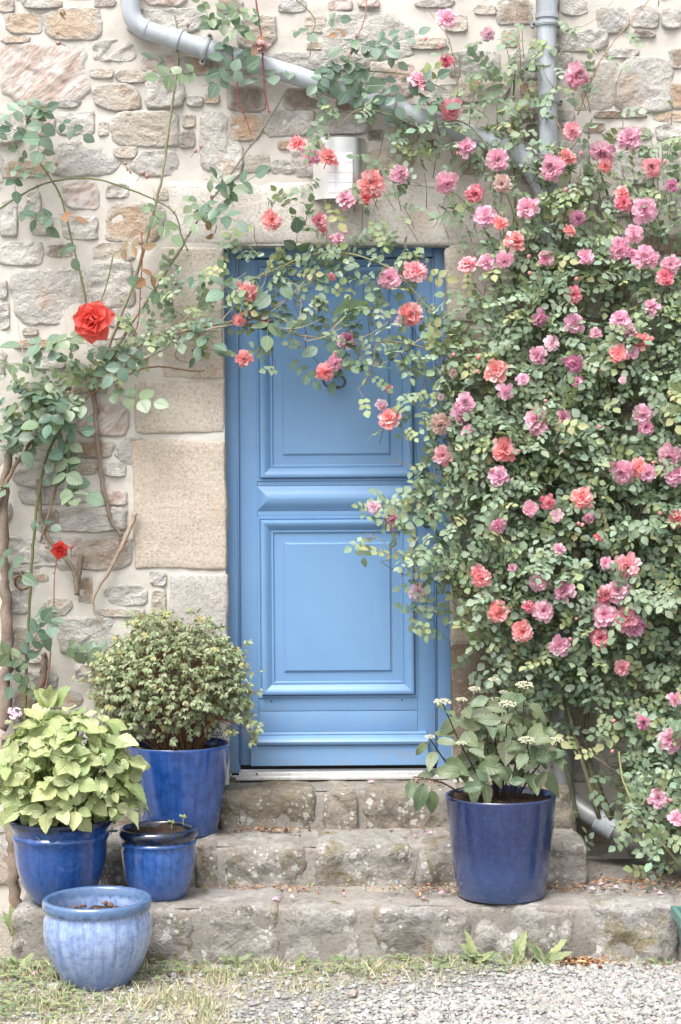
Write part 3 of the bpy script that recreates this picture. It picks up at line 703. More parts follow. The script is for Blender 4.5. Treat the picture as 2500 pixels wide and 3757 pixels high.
step('lowest and widest lichened stone step at the gravel', T3, 0.0, Y3, 0.05, [(28,300),(312,702),(714,1020),(1030,1316),(1340,1722),(1734,2100),(2140,2492),(2506,2900),(2915,3300)], [(0.40,0.385,0.365),(0.37,0.35,0.33),(0.41,0.39,0.365)])

# ------------------------------------------------------------------ drain pipes
def bracket(root, c, axis, r_, ears=None):
    ax = Vector(axis).normalized(); g = Geo(); a = c-ax*0.011; b = c+ax*0.011
    g.add(*tube([a, a+ax*0.002, b-ax*0.002, b],[r_+0.003,r_+0.006,r_+0.006,r_+0.003],28))
    g.add(*tube([c-ax*0.004,c+ax*0.004],[r_+0.0085]*2,28))
    side = ax.cross(Vector((0,-1,0))).normalized()
    for s in (-1,1):
        e = c + side*s*(r_+0.014) + Vector((0,0.012,0)); q = c + side*s*(r_-0.004) + Vector((0,0.012,0))
        g.add(*tube([q,e],[0.010,0.010],10)); g.add(*tube([e+Vector((0,-0.010,0)),e+Vector((0,0.03,0))],0.0115,12))
    o = g.build('bracket', M_PIPE, root, sharp=40)
    for s in (-1,1):
        g = Geo(); e = c + side*s*(r_+0.014); g.add(*tube([e+Vector((0,-0.004,0)),e+Vector((0,0.006,0))],0.005,8)); g.build('screw', M_IRON, o)
PY = -0.062; RP = 0.0405
vp = empty('drainpipe', P(2066,2950,PY), 'vertical blue-grey drainpipe running down behind the pink roses', 'drainpipe')
g = Geo()
up = [P(2003,-330,PY), P(2006,10,PY)]
g.add(*tube(up, RP+0.0025, 32)); g.add(*tube([P(2006,0,PY),P(2006.5,50,PY),P(2007,52,PY),P(2007,68,PY),P(2007,70,PY)],[RP+0.0025,RP+0.0025,RP+0.007,RP+0.007,RP],32))
g.add(*tube([P(2006,40,PY),P(2013,520,PY),P(2022,1000,PY),P(2036,1600,PY),P(2050,2200,PY),P(2060,2600,PY)], RP-0.002, 32)); g.build('pipe', M_PIPE, vp, sharp=40)
g = Geo(); g.add(*tube([P(2044,1990,PY),P(2046,2040,PY)],[RP+0.003]*2,32)); g.build('collar', M_PIPE, vp, sharp=40)
bracket(vp, P(2007,88,PY), P(2007,0,PY)-P(2007,100,PY), RP); bracket(vp, P(2011,372,PY), P(2007,0,PY)-P(2007,100,PY), RP)
g = Geo(); bend = spline([P(2060,2560,PY),P(2065,2750,PY),P(2067,2850,PY),P(2077,2910,PY-0.01),P(2110,2952,PY-0.04),P(2165,2990,PY-0.07),P(2230,3022,PY-0.10)],6)
g.add(*tube(bend, RP, 28)); g.build('elbow', M_PIPELOW, vp, sharp=40)
g = Geo(); a, b = P(2195,3000,PY-0.085), P(2262,3045,PY-0.115); g.add(*tube([a,a.lerp(b,0.05),b.lerp(a,0.05),b],[RP+0.004,RP+0.010,RP+0.010,RP+0.004],28)); g.build('collar', M_PIPE, vp, sharp=40)
g = Geo(); g.add(*tube([P(2240,3030,PY-0.105),P(2420,3130,PY-0.20),P(2560,3215,PY-0.26)], RP+0.004, 28)); g.build('outlet', M_PIPELOW, vp, sharp=40)
dp = empty('drainpipe', P(1500,420,PY), 'diagonal blue-grey drainpipe crossing above the lamp and lintel', 'drainpipe')
g = Geo(); dpath = spline([P(473,-330,PY),P(475,-60,PY),P(478,10,PY),P(487,62,PY),P(514,96,PY),P(560,118,PY),P(620,137,PY)],7)
g.add(*tube(dpath, RP-0.002, 28)); g.add(*tube([P(530,104,PY),P(536,107,PY),P(541,109,PY)],[RP,RP+0.002,RP],28)); g.build('elbow', M_PIPE, dp, sharp=40)
g = Geo(); a, b, c = P(600,131,PY), P(640,143,PY), P(646,145,PY); g.add(*tube([P(612,133,PY),a.lerp(c,0.75),c,P(660,150,PY)],[RP+0.001,RP+0.001,RP+0.005,RP+0.005],28))
g.add(*tube([P(640,144,PY),P(1087,277,PY),P(1489,414,PY),P(1875,548,PY)], RP-0.001, 28)); g.build('pipe', M_PIPE, dp, sharp=40)
bracket(dp, P(756,179,PY), P(1087,277,PY)-P(640,144,PY), RP); bracket(dp, P(1440,398,PY), P(1087,277,PY)-P(640,144,PY), RP)
g = Geo(); el = spline([P(1840,536,PY),P(1895,560,PY),P(1940,605,PY),P(1985,670,PY),P(2018,760,PY)],5); g.add(*tube(el, RP+0.004, 28)); g.build('branch', M_PIPE, dp, sharp=40)

# ------------------------------------------------------------------ wall lamp
LY = 0.0; lx0, lx1 = P(1148,600,-0.03).x, P(1340,600,-0.03).x; lr = (lx1-lx0)/2; lc = Vector(((lx0+lx1)/2, LY, 0)); lz0, lz1 = P(1245,727,-0.08).z, P(1245,502,-0.08).z
lamp = empty('wall_lamp', (lc.x,0,lz0), 'white half-round wall lamp with small square panes above the door', 'lamp')
def arc(a): return (lc.x + lr*math.sin(a), -0.004 - 0.72*lr*math.cos(a))
def shell(g, z0, z1, a0, a1, off=0.0, n=24):
    V = []
    for i in range(n+1):
        a = a0+(a1-a0)*i/n; x,y = arc(a); nx, ny = math.sin(a), -math.cos(a)
        V += [(x+nx*off, y+ny*off, z0), (x+nx*off, y+ny*off, z1), (x-nx*0.003, y-ny*0.003, z1), (x-nx*0.003, y-ny*0.003, z0)]
    g.add(V, grid_faces(n+1,4,True)); 
    for b in (0, n*4): g.add([V[b+k] for k in range(4)], [(0,1,2),(0,2,3)] if b else [(0,2,1),(0,3,2)])
zb = lz1 - 0.062
g = Geo(); shell(g, lz0, zb, -1.57, 1.57, 0.0); g.build('cover', M_WHITE, lamp, sharp=40)
g = Geo(); shell(g, zb, lz1, -1.57, 1.57, 0.0005); g.build('steel_band', M_STEEL, lamp, sharp=40)
g = Geo(); shell(g, lz0+0.004, zb-0.001, 0.56, 1.56, 0.0012); g.build('steel_side', M_STEEL, lamp, sharp=40)
pane = Geo(); cell = 0.0385
for r_ in range(4):
    for q in range(3):
        if r_ == 0 and q == 0: continue
        z1_ = zb - 0.002 - r_*(cell+0.003); a0 = -0.42 + q*0.325
        g = Geo(); shell(g, z1_-cell, z1_, a0, a0+0.295, 0.0028, 4); g.build('pane', M_GLASS, lamp, sharp=40)

# ------------------------------------------------------------------ iron ring in the wall
ir = empty('iron_ring', P(82,2130,0), 'small rusty iron ring fixed in the wall beside the rose stem', 'ring')
g = Geo(); c = P(84,2136,-0.022); pts = [c+Vector((0.032*math.cos(a), 0.004*math.sin(a*2), 0.030*math.sin(a))) for a in [2*math.pi*i/28 for i in range(29)]]
g.add(*tube(pts, [0.0045+0.001*math.sin(i*1.7) for i in range(29)], 8, caps=False)); g.build('ring', M_RUST, ir)
g = Geo(); pts = spline([P(82,2095,0.03),P(80,2100,-0.02),P(78,2108,-0.032),P(80,2118,-0.03),P(84,2122,-0.015)],4); g.add(*tube(pts,0.006,8)); g.build('staple', M_RUST, ir)

# ------------------------------------------------------------------ leaf, petal and stem builders
def leaf_grid(L=1.0, W=0.6, fold=0.18, curl=0.25, n=5, ser=0.0, tip=1.0, wave=0.0, seed=0, half=1):
    """leaf along +Y, width on X, upper face +Z"""
    rr = random.Random(seed); V = []; U_ = []; m = 2*half+1
    for i in range(n+1):
        t = i/n; w = W*0.5*(math.sin(math.pi*min(1, t**0.82*0.97+0.02))**0.85)*(1-0.25*t*tip)
        if i == n: w = W*0.015
        if i == 0: w = W*0.03
        if ser and 0 < i < n: w *= 1 + ser*(1 if i%2 else -1)
        for k in range(m):
            u = (k-half)/half
            x = u*w; z = fold*abs(x) - curl*t*t*L*0.5 + wave*math.sin(t*9+seed+u*2)*abs(u)*W*0.2
            V.append((x, t*L, z)); U_.append((u, t, 0))
    return np.array(V), grid_faces(n+1, m), np.array(U_)
def frame(d, n):
    d = Vector(d).normalized(); n = Vector(n); n = (n - d*n.dot(d))
    if n.length < 1e-4: n = Vector((0.3,-0.5,0.8)) - d*Vector((0.3,-0.5,0.8)).dot(d)
    n.normalize(); x = d.cross(n); return Matrix((x, d, n)).transposed()
def xf(V, Rm, p, s=1.0):
    return (np.asarray(V)*s) @ np.array(Rm).T + np.array(p)
def jit(c, a, rr):
    k = 1 + rr.uniform(-a,a); return tuple(max(0.0,min(1.0,x*k*(1+rr.uniform(-a,a)*0.35))) for x in c)
def compound(nl, size, tint, seed, elong=0.68, gap=0.75, n=4):
    """pinnate rose leaf: rachis along +Y with nl leaflets; unit = leaflet length 'size'"""
    rr = random.Random(seed); g = Geo(); pairs = (nl-1)//2; step_ = size*gap; Lr = step_*(pairs+0.6)
    rp = [Vector((0, Lr*t, -0.10*Lr*t*t)) for t in (0,0.5,1.0)]
    V, F = tube(rp, size*0.02, 3, caps=False); g.add(V, F, 0, tuple(0.6*a+0.4*b for a,b in zip(tint,(0.20,0.14,0.06))), np.tile((0.5,0.5,0),(len(V),1)))
    def put_leaf(p, ang, s):
        V, F, Lu = leaf_grid(1, elong*rr.uniform(0.9,1.12), rr.uniform(0.03,0.28), rr.uniform(0.0,0.4), n, 0.0, 0.25, 0, rr.randrange(99))
        d = Vector((math.sin(ang), math.cos(ang), rr.uniform(-0.35,0.1))); nn = Vector((rr.uniform(-0.35,0.35), rr.uniform(-0.3,0.3), 1))
        g.add(xf(V, frame(d,nn), p, s), F, 0, jit(tint,0.16,rr), Lu)
    put_leaf(rp[2], rr.uniform(-0.2,0.2), size*rr.uniform(0.95,1.15))
    for k in range(pairs):
        t = (k+0.55)/(pairs+0.45); p = Vector((0, Lr*t, -0.10*Lr*t*t)); s = size*(0.72+0.28*t)
        put_leaf(p, rr.uniform(0.9,1.35), s*rr.uniform(0.88,1.1)); put_leaf(p, -rr.uniform(0.9,1.35), s*rr.uniform(0.88,1.1))
    return g
def rand_unit(rr):
    while True:
        v = Vector((rr.uniform(-1,1), rr.uniform(-1,1), rr.uniform(-1,1)))
        if 0.05 < v.length < 1: return v.normalized()
def mtx(p, Rm, s=1.0):
    return Matrix.Translation(p) @ Rm.to_4x4() @ Matrix.Scale(s, 4)
def petal(L, W, e0, e1, cup, ruf, rr, nu=3, nv=4):
    """petal leaving the axis (+Z) outwards along +Y; elevation runs from e0 at the base to e1 at the rim"""
    V = []; tt = []; y = z = 0.0; ph = rr.uniform(0,6)
    for i in range(nv+1):
        t = i/nv; e = e0+(e1-e0)*t
        if i: y += L/nv*math.cos(e); z += L/nv*math.sin(e)
        w = W*(0.16+0.84*math.sin(math.pi*0.5*min(1,t*1.35)))*(1 if i < nv else 0.74)
        for k in range(nu+1):
            u = 2*k/nu-1
            cz = cup*W*(u*u) + ruf*W*math.sin(ph+u*4.2+t*2)*t
            V.append((u*w*0.5, y - cz*math.sin(e), z + cz*math.cos(e))); tt.append(t)
    return np.array(V), grid_faces(nv+1, nu+1), np.array(tt)
def rosette(seed, open_=1.0, n=(9,9,8,7)):
    """double rose bloom of unit radius, facing +Z; slots: petal, green"""
    rr = random.Random(seed); g = Geo()
    spec = [(1.0,0.66,0.20,-0.15,0.10,10),(0.90,0.60,0.55,0.10,0.18,10),(0.76,0.52,0.85,0.40,0.25,10),(0.58,0.42,1.10,0.75,0.3,9),(0.38,0.32,1.35,1.10,0.35,7)]
    for ring_, (L,W,e0,e1,cup,cnt) in enumerate(spec):
        a0 = rr.uniform(0,6)
        for k in range(cnt):
            if rr.random() < 0.06: continue
            a = a0+2*math.pi*k/cnt+rr.uniform(-0.28,0.28)
            V, F, t = petal(L*rr.uniform(0.80,1.12), W*rr.uniform(0.8,1.15), (e0+rr.uniform(-0.2,0.2))/open_, (e1+rr.uniform(-0.35,0.35))/open_, cup, rr.uniform(0.08,0.24), rr)
            ca, sa = math.cos(a), math.sin(a); V = V + np.array((0, 0.03, 0.07*ring_))
            V = np.stack([V[:,0]*ca - V[:,1]*sa, V[:,0]*sa + V[:,1]*ca, V[:,2]], 1)
            pale = np.clip(rr.uniform(0,0.38) + 0.45*np.maximum(0,t-0.55)*rr.random() + 0.3*np.maximum(0,0.4-t), 0, 0.8)
            if rr.random() < 0.10: pale = pale*0+0.75
            br = rr.uniform(0.88,1.08)
            C = np.stack([pale, np.full(len(t), br), np.ones(len(t))], 1); g.add(V, F, 0, C)
    V, F = tube([(0,0,-0.1),(0,0.05,-0.5),(0.05,0.2,-1.3)], 0.045, 5); g.add(V, F, 1, (0.12,0.17,0.06))
    V, F = lathe([(0.02,-0.28),(0.12,-0.22),(0.13,-0.1),(0.2,0.02)], 8); g.add(V, F, 1, (0.10,0.17,0.06))
    return g
def budgeo(seed):
    rr = random.Random(seed); g = Geo()
    V, F = lathe([(0.02,0.0),(0.30,0.10),(0.46,0.42),(0.42,0.75),(0.24,1.0),(0.03,1.12)], 10)
    a = np.arctan2(V[:,1], V[:,0]); V[:,:2] *= (1+0.10*np.sin(a*3+V[:,2]*5))[:,None]
    g.add(V, F, 0, np.stack([0.2+0.2*np.sin(a*2)**2, np.full(len(V),0.95), np.ones(len(V))],1))
    for k in range(5):
        V, F, _ = leaf_grid(0.75, 0.28, 0.4, -0.6, 3); an = 2*math.pi*k/5
        g.add(xf(V, frame((math.cos(an)*0.6,math.sin(an)*0.6,0.9),(math.cos(an),math.sin(an),-0.3)), (0,0,0.02)), F, 1, (0.13,0.19,0.07))
    V, F = tube([(0,0,0.02),(0.06,0.1,-0.8),(0.1,0.3,-1.8)], 0.07, 5); g.add(V, F, 1, (0.16,0.16,0.07)); return g
BLOOMS = [rosette(s, o).mesh('bloom', [M_PETAL, M_STEM]) for s, o in ((1,1.0),(2,1.05),(3,0.95),(4,0.9),(5,1.1),(6,1.0),(7,0.85),(8,0.62),(9,0.70),(10,1.25),(11,1.0))]
BUDS = [budgeo(s).mesh('bud', [M_PETAL, M_STEM]) for s in (1,2,3)]
BC = {'p':(0.84,0.42,0.57),'k':(0.92,0.32,0.31),'c':(0.78,0.14,0.23),'m':(0.68,0.21,0.41),'l':(0.86,0.60,0.69),'r':(0.80,0.09,0.09),'x':(0.88,0.36,0.42)}
def cane(root, pts, r0, r1, col, seg=7, thorns=0, sub=6, name='cane'):
    sp = spline(pts, sub); n = len(sp); g = Geo(); rr = random.Random(n*7+int(abs(sp[0].x)*1000))
    sp = [p + Vector((rr.uniform(-1,1),rr.uniform(-1,1),rr.uniform(-1,1)))*r0*0.35 for p in sp]
    rad = [(r0+(r1-r0)*i/(n-1))*rr.uniform(0.9,1.12) for i in range(n)]
    V, F = tube(sp, rad, seg); C = np.array([jit(col,0.18,rr) for _ in range(len(V))]); g.add(V, F, 0, C)
    for k in range(thorns):
        i = rr.randrange(1,n-1); d = rand_unit(rr); t = (sp[i+1]-sp[i-1]).normalized(); d = (d-t*d.dot(t)).normalized()
        g.add(*tube([sp[i]+d*rad[i]*0.6, sp[i]+d*(rad[i]+0.009)-t*0.003],[0.0028,0.0003],4), 0, tuple(c*0.8 for c in col))
    g.build(name, M_BARK if r0 > 0.004 else M_STEM, root); return sp
def PP(l, Y): return [P(q[0], q[1], q[2] if len(q) > 2 else Y) for q in l]
WOOD, GREYW, GREEN, REDST, PALE = (0.17,0.12,0.085), (0.30,0.26,0.22), (0.15,0.17,0.075), (0.27,0.08,0.07), (0.42,0.36,0.30)

# ------------------------------------------------------------------ pink climbing rose
pink = empty('climbing_rose', P(2200,3150,-0.25), 'pink climbing rose covering the right wall and arching over the door', 'rose')
LEAFT = []
tr_ = random.Random(21)
TINTS = [(0.265,0.345,0.235),(0.245,0.335,0.235),(0.315,0.395,0.295),(0.20,0.285,0.185),(0.305,0.375,0.215),(0.265,0.355,0.26),(0.16,0.235,0.145),(0.29,0.35,0.175)]
for i in range(26):
    tint = jit(TINTS[i % len(TINTS)], 0.10, tr_)
    if i == 8: tint = (0.37,0.38,0.19)
    LEAFT.append(compound(tr_.choice((5,5,7,7,3)), 1.0, tint, 300+i, tr_.uniform(0.74,0.90), tr_.uniform(0.62,0.8)))
def geo_arrays(g): return np.concatenate(g.V), np.concatenate(g.F), np.concatenate(g.C), np.concatenate(g.L)
LA = [geo_arrays(g) for g in LEAFT]
LM = [g.mesh('leaf', M_ROSELEAF) for g in LEAFT]
class Foliage:
    """collects leaf placements; the ones nearest the viewer become parts, the rest one joined part"""
    def __init__(s): s.items = []
    def add(s, k, p, Rm, sc): s.items.append((k, Vector(p), Rm, sc))
    def build(s, root, arrays, meshes, mat, name='leaf', rest='leaves', keep=300, key=None):
        it = sorted(s.items, key=key or (lambda q: q[1].y - 3.0*q[3] + (2.0 if abs(q[1].x) > 1.42 else 0)))
        for (k,p,Rm,sc) in it[:keep]: inst(name, meshes[k], mtx(p,Rm,sc), root)
        if len(it) > keep:
            g = Geo()
            for (k,p,Rm,sc) in it[keep:]:
                V,F,C,L = arrays[k]; g.add(xf(V,Rm,p,sc), F, 0, C, L)
            g.build(rest, mat, root, kind='stuff')
GRID = {  # leaf cover per 100 px cell of the wall, from column 800 px on, rows from the top
 -1:"00000000001221000000", 0:"00000000000211000000", 1:"00000000123321010000", 2:"00000000334532100000", 3:"00000001335533000000", 4:"00012232345422222222",
 5:"00011266555634456666", 6:"00001553346877656666", 7:"00123331245787566666", 8:"01124431145887656666", 9:"35554455137898666666",
 10:"33444444136998677777", 11:"34444433235898878888", 12:"12222444777999888888", 13:"00000135899999888888", 14:"00000024799999767788",
 15:"00000034799999878888", 16:"00000002699999999999", 17:"00000002689999999999", 18:"00000035767899668888", 19:"00000025755899888888",
 20:"00000136889999999999", 21:"00000004679999999999", 22:"00000003268999889999", 23:"00000001156988758999", 24:"00000000036887656888",
 25:"00000000036765568888", 26:"00000000002432489999", 27:"00000000000000399999", 28:"00000000000000299999", 29:"00000000000001179999",
 30:"00000000000002138888", 31:"00000000000002016777", 32:"00000000000000013444"}
def front(px, py):
    """how far the rose stands out from the wall, metres"""
    a = np.interp(py, [-100,400,900,1300,1700,2200,2500,2700,3000,3300], [0.10,0.13,0.19,0.27,0.33,0.35,0.30,0.40,0.52,0.56])
    k = np.interp(px, [800,1400,1650,1850,2500], [0.62,0.66,0.72,0.95,1.05])
    lo = np.interp(px, [1900,2150,2350], [0.55,0.8,1.0]) if py > 2450 else 1.0
    return float(a*k*lo)
fol = Foliage(); twigs = Geo(); rr = random.Random(77)
core = Vector((1.0, -0.12, 1.3))
for row, line in GRID.items():
    for ci, ch in enumerate(line):
        dns = int(ch)
        if dns == 0: continue
        cnt = [0,0.8,2.0,3.8,6.2,9.5,14.5,20,27,35][dns]; cnt *= 0.62 if ci < 8 else 1.0
        if ci >= 8 and row < 12: cnt *= (0.75 if row < 5 else 0.58 if row < 9 else 0.9)
        cnt = int(cnt) + (1 if rr.random() < cnt%1 else 0)
        for _ in range(cnt):
            px = 800+100*ci+rr.uniform(0,100); py = 100*row+rr.uniform(0,100)
            lump = mn.noise(Vector((px/150, py/150, 1.0))) + 0.5*mn.noise(Vector((px/60, py/60, 4.0)))
            if dns >= 5 and lump < -0.34 and rr.random() < 0.8: continue
            f = front(px, py)*(1.0 + 0.48*lump)
            dep = f*(1 - (rr.random()**2.2)*0.9) if dns >= 6 else f*rr.uniform(0.5,1.1)
            p = P(px, py, -max(0.02, dep))
            out = Vector((rr.gauss(0.0,0.35), -0.75, 0.55 + 0.3*rr.random())) + rand_unit(rr)*0.62
            d = Vector((rr.gauss(-0.1,0.8), -0.45, rr.gauss(-0.15,0.55)))
            k = rr.randrange(len(LA)); sc = rr.uniform(0.024,0.040)*(1.12 if dns < 5 else 1.0)
            fol.add(k, p, frame(d, out), sc)
            if rr.random() < 0.55:
                back = (core - p); back = back.normalized()*0.4 + Vector((rr.uniform(-0.6,0.6), 0.35, -0.7+rr.uniform(-0.3,0.5)))
                q = p + back.normalized()*rr.uniform(0.06,0.15); q.y = min(q.y, -0.012); m_ = p.lerp(q,0.5) + rand_unit(rr)*0.01; m_.y = min(m_.y, -0.012)
                twigs.add(*tube([p,m_,q],[0.0010,0.0014,0.0018],4,caps=False), 0, rr.choice([(0.17,0.17,0.07),(0.20,0.12,0.07),(0.13,0.15,0.07)]))
def along(path, r_, n, fol_, LA_, s0, s1, out=(0,-0.8,0.5), spread=0.6, tw=True):
    for _ in range(n):
        i = rr.randrange(len(path)-1); p0 = path[i].lerp(path[i+1], rr.random()); o_ = rand_unit(rr); o_.y = -abs(o_.y)*0.7
        p = p0 + o_*rr.uniform(0.01, r_); p.y = min(p.y, -0.015)
        fol_.add(rr.randrange(len(LA_)), p, frame((p-p0)+rand_unit(rr)*0.03, Vector(out)+rand_unit(rr)*spread), rr.uniform(s0,s1))
        if tw: twigs.add(*tube([p0,p],[0.0016,0.0011],4,caps=False), 0, (0.19,0.14,0.07))
# canes of the pink rose
cp = {}
cp['a'] = cane(pink, PP([(2120,3000,-0.16),(2060,2760,-0.14),(1960,2560,-0.12),(1900,2420,-0.1),(1860,2250,-0.12)],-0.1), 0.009, 0.005, (0.11,0.115,0.07), 8, 14)
cane(pink, PP([(2480,3080,-0.5),(2340,2900,-0.34),(2220,2800,-0.22),(2060,2700,-0.14),(1960,2640,-0.1)],-0.1), 0.009, 0.005, (0.19,0.17,0.13), 8, 8)
cane(pink, PP([(2250,3000,-0.2),(2180,2830,-0.16),(2140,2640,-0.14),(2210,2480,-0.12),(2260,2300,-0.12)],-0.1), 0.007, 0.004, (0.10,0.10,0.07), 7, 8)
cane(pink, PP([(2500,3180,-0.58),(2420,3080,-0.55),(2330,2960,-0.52),(2285,2850,-0.46),(2270,2760,-0.40)],-0.1), 0.007, 0.004, (0.24,0.24,0.12), 7, 6)
cane(pink, PP([(2240,3010,-0.2),(2150,2680,-0.12),(2230,2000,-0.1),(2250,1500,-0.1),(2240,1020,-0.07),(2250,820,-0.06),(2200,620,-0.05)],-0.1), 0.011, 0.005, (0.16,0.16,0.09), 8, 20)
cane(pink, PP([(2200,3000,-0.2),(2010,2300,-0.1),(1960,1700,-0.12),(1890,1100,-0.1),(1890,750,-0.06),(1885,480,-0.05),(1888,270,-0.05)],-0.1), 0.009, 0.004, (0.20,0.20,0.12), 7, 16)
cp['r'] = cane(pink, PP([(1912,520),(1912,300),(1905,130),(1895,0),(1890,-200)],-0.06), 0.003, 0.0022, (0.46,0.25,0.19), 6, 6)
cp['d'] = cane(pink, PP([(2120,420),(2190,250),(2240,170),(2300,95),(2370,15),(2440,-80)],-0.07), 0.0034, 0.002, (0.38,0.26,0.17), 6, 6)
cane(pink, PP([(2070,500),(2010,330),(2090,140),(2200,60),(2250,0)],-0.09), 0.002, 0.0014, (0.40,0.32,0.17), 5, 0)
cane(pink, PP([(1690,420),(1655,170),(1610,90),(1560,20)],-0.08), 0.002, 0.0013, (0.30,0.22,0.12), 5, 0)
cp['s'] = cane(pink, PP([(1900,830),(1800,560),(1690,445),(1560,470),(1440,425),(1320,400),(1235,470)],-0.13), 0.004, 0.002, (0.22,0.22,0.11), 6, 8)
cp['t'] = cane(pink, PP([(1880,1000),(1720,760),(1640,700),(1490,676),(1440,670)],-0.12), 0.003, 0.0015, (0.17,0.18,0.10), 6, 4)
cp['u'] = cane(pink, PP([(2100,1240,-0.2),(1850,1090,-0.13),(1670,1140,-0.14),(1560,1230,-0.15),(1450,1310,-0.17)],-0.15), 0.005, 0.003, PALE, 7, 4)
cp['v'] = cane(pink, PP([(1800,1420,-0.2),(1600,1290,-0.17),(1400,1255,-0.18),(1370,1330,-0.2),(1345,1400,-0.2),(1310,1425,-0.2)],-0.15), 0.004, 0.0015, (0.20,0.15,0.10), 6, 2)
cp['w'] = cane(pink, PP([(1900,1450,-0.2),(1640,1210,-0.17),(1450,1000,-0.16),(1250,925,-0.15),(1100,950,-0.15),(960,1010,-0.15),(830,1060,-0.14)],-0.15), 0.004, 0.002, (0.22,0.22,0.11), 6, 5)
cp['x'] = cane(pink, PP([(1640,1760,-0.2),(1560,1730,-0.19),(1490,1700,-0.18),(1430,1690,-0.18)],-0.15), 0.0025, 0.001, (0.24,0.17,0.09), 5, 0)
cp['y'] = cane(pink, PP([(1680,2080,-0.22),(1560,2060,-0.2),(1470,2030,-0.19),(1400,1985,-0.19),(1345,1955,-0.19)],-0.15), 0.0025, 0.0012, (0.42,0.34,0.16), 5, 0)
cp['z'] = cane(pink, PP([(1700,2180,-0.22),(1610,2215,-0.2),(1550,2240,-0.19),(1510,2260,-0.19)],-0.15), 0.002, 0.001, (0.24,0.22,0.10), 5, 0)
for (a_,n_,s0,s1) in (('s',8,0.030,0.042),('t',6,0.028,0.038),('w',18,0.028,0.040),('u',7,0.030,0.042),('v',9,0.028,0.038),('y',10,0.028,0.04),('z',7,0.028,0.036),('d',7,0.026,0.036)):
    along(cp[a_], 0.06, n_, fol, LA, s0, s1)
for (x,y,n_) in ((1335,1890,3),(1440,1880,8),(1570,1770,9),(1585,1840,9),(1540,1840,5),(1590,1700,6),(1230,410,4),(1180,500,3),(1000,740,2),(1090,760,5),(1160,700,3),(1010,1360,2)):
    for _ in range(n_):
        fol.add(rr.randrange(len(LA)), P(x+rr.uniform(-45,45), y+rr.uniform(-35,35), -0.19), frame(rand_unit(rr)+Vector((0,-0.4,0)), Vector((0,-0.8,0.5))+rand_unit(rr)*0.5), rr.uniform(0.026,0.038))
twigs.build('twigs', M_STEM, pink, kind='stuff')
FLOWERS = """1638,68,70p 1641,221,45c 1542,303,78p 1657,405,75x 1090,531,60k 1141,574,65p 1205,580,64k 1365,669,86k 1469,637,76p 1639,672,74p 1271,732,82p 1342,728,58r 995,809,66k 1173,810,54c 1182,847,40c 1239,878,54p
1792,123,44l 1715,542,68p 1824,586,86p 1847,672,60m 1743,709,60c 1784,795,84p 1836,818,48k 1887,885,78k 1936,766,82p 2028,614,86p 2082,577,56k 2099,482,76x 2113,276,84p 2119,798,52m 2090,848,52k 2214,551,84p 2223,603,56k 2312,508,78p 2286,709,60k 2289,746,56c 2392,614,78x 2464,680,52m 2361,769,82p 2326,855,60p 2272,893,44p
905,1071,80k 880,1171,46k 969,1174,32c 929,1146,28c 895,1318,54k 1193,1358,66k 1228,1332,54p 1271,1252,68m 1219,1016,32c 1429,1022,74p 1523,999,78x 1506,1151,76k 1472,1175,50p 1430,1539,72k 1430,1427,30c 1400,1484,38l 1618,1456,24l 1621,1553,68x 1627,1671,68x 1661,1367,36c
1718,976,66x 1784,962,56p 1851,953,58p 2002,948,66p 2147,945,58p 2105,1080,66c 2269,919,72p 2318,928,34m 2369,948,82p 2464,973,76p 2441,1019,66c 2394,1128,70p 1979,1166,62m 2105,1189,66p 2277,1174,68p 2188,1223,46p 2306,1220,60l 2358,1255,70k 2269,1298,64k 2320,1292,50p 2025,1260,52l 1976,1301,60p 2108,1332,64m 2120,1401,42m 1821,1361,82k 1919,1392,54p 1853,1438,62p 1706,1479,66p 1686,1522,76p 1718,1585,60p 1976,1547,92p 2065,1533,66p 1850,1651,82k 2363,1519,66p 2372,1568,60m 2461,1674,80p 2286,1728,82p 2343,1711,62k 1835,1750,70p 2286,1395,26l
2378,1734,60p 2478,1743,74p 2140,1829,72k 2013,1841,52c 1947,1866,66p 2042,1895,50l 1827,1923,60p 2484,1901,68r 2163,1898,42p 2200,1969,32r 2053,2016,42p 2226,2067,56p 2303,2079,92x 1755,2096,54c 1769,2122,88k 1982,2133,82p 2074,2168,72p 2269,2171,80p 2223,2182,56c 1993,2242,84p 1942,2225,44c 1830,2248,72k 2217,2254,80p 2298,2265,86x 2329,2297,76m 1916,2317,70k 2203,2342,66c 2054,2366,72p 2286,2449,62x 2475,2567,52p 1881,2085,30p
1372,1861,44l 1440,1910,64m 1549,1855,50r 1581,1889,42r 1532,2174,64l 2358,2652,54m 2457,2716,78p 2415,2932,62p 2485,2999,54p 2560,900,70p 2580,1400,74k 2600,2000,78p 2570,2450,70p""".split()
fr2 = random.Random(3)
for f in FLOWERS:
    x,y,z = f.split(','); x, y, s_ = float(x), float(y), float(z[:-1]); c = z[-1]
    Y = -(front(x,y)*1.10 + 0.035) if x > 1600 else -(0.165 if y > 900 else 0.135)
    if x < 1600 and y > 1280: Y = -0.19
    p = P(x, y, Y); face = Vector((fr2.gauss(0,0.55), -1.0, fr2.gauss(0.05,0.55)))
    if c in 'mc': face.z -= 0.35
    Rm = frame(Vector((fr2.uniform(-1,1),0,fr2.uniform(-1,1))), face)
    inst('bloom', BLOOMS[fr2.randrange(len(BLOOMS))], mtx(p - Vector((0,-0.008,0)), Rm, s_*pxm(Y)*(0.60 if fr2.random() < 0.7 else 0.50)), pink, jit((0.66,0.47,0.40) if fr2.random() < 0.05 else BC[c],0.10,fr2))
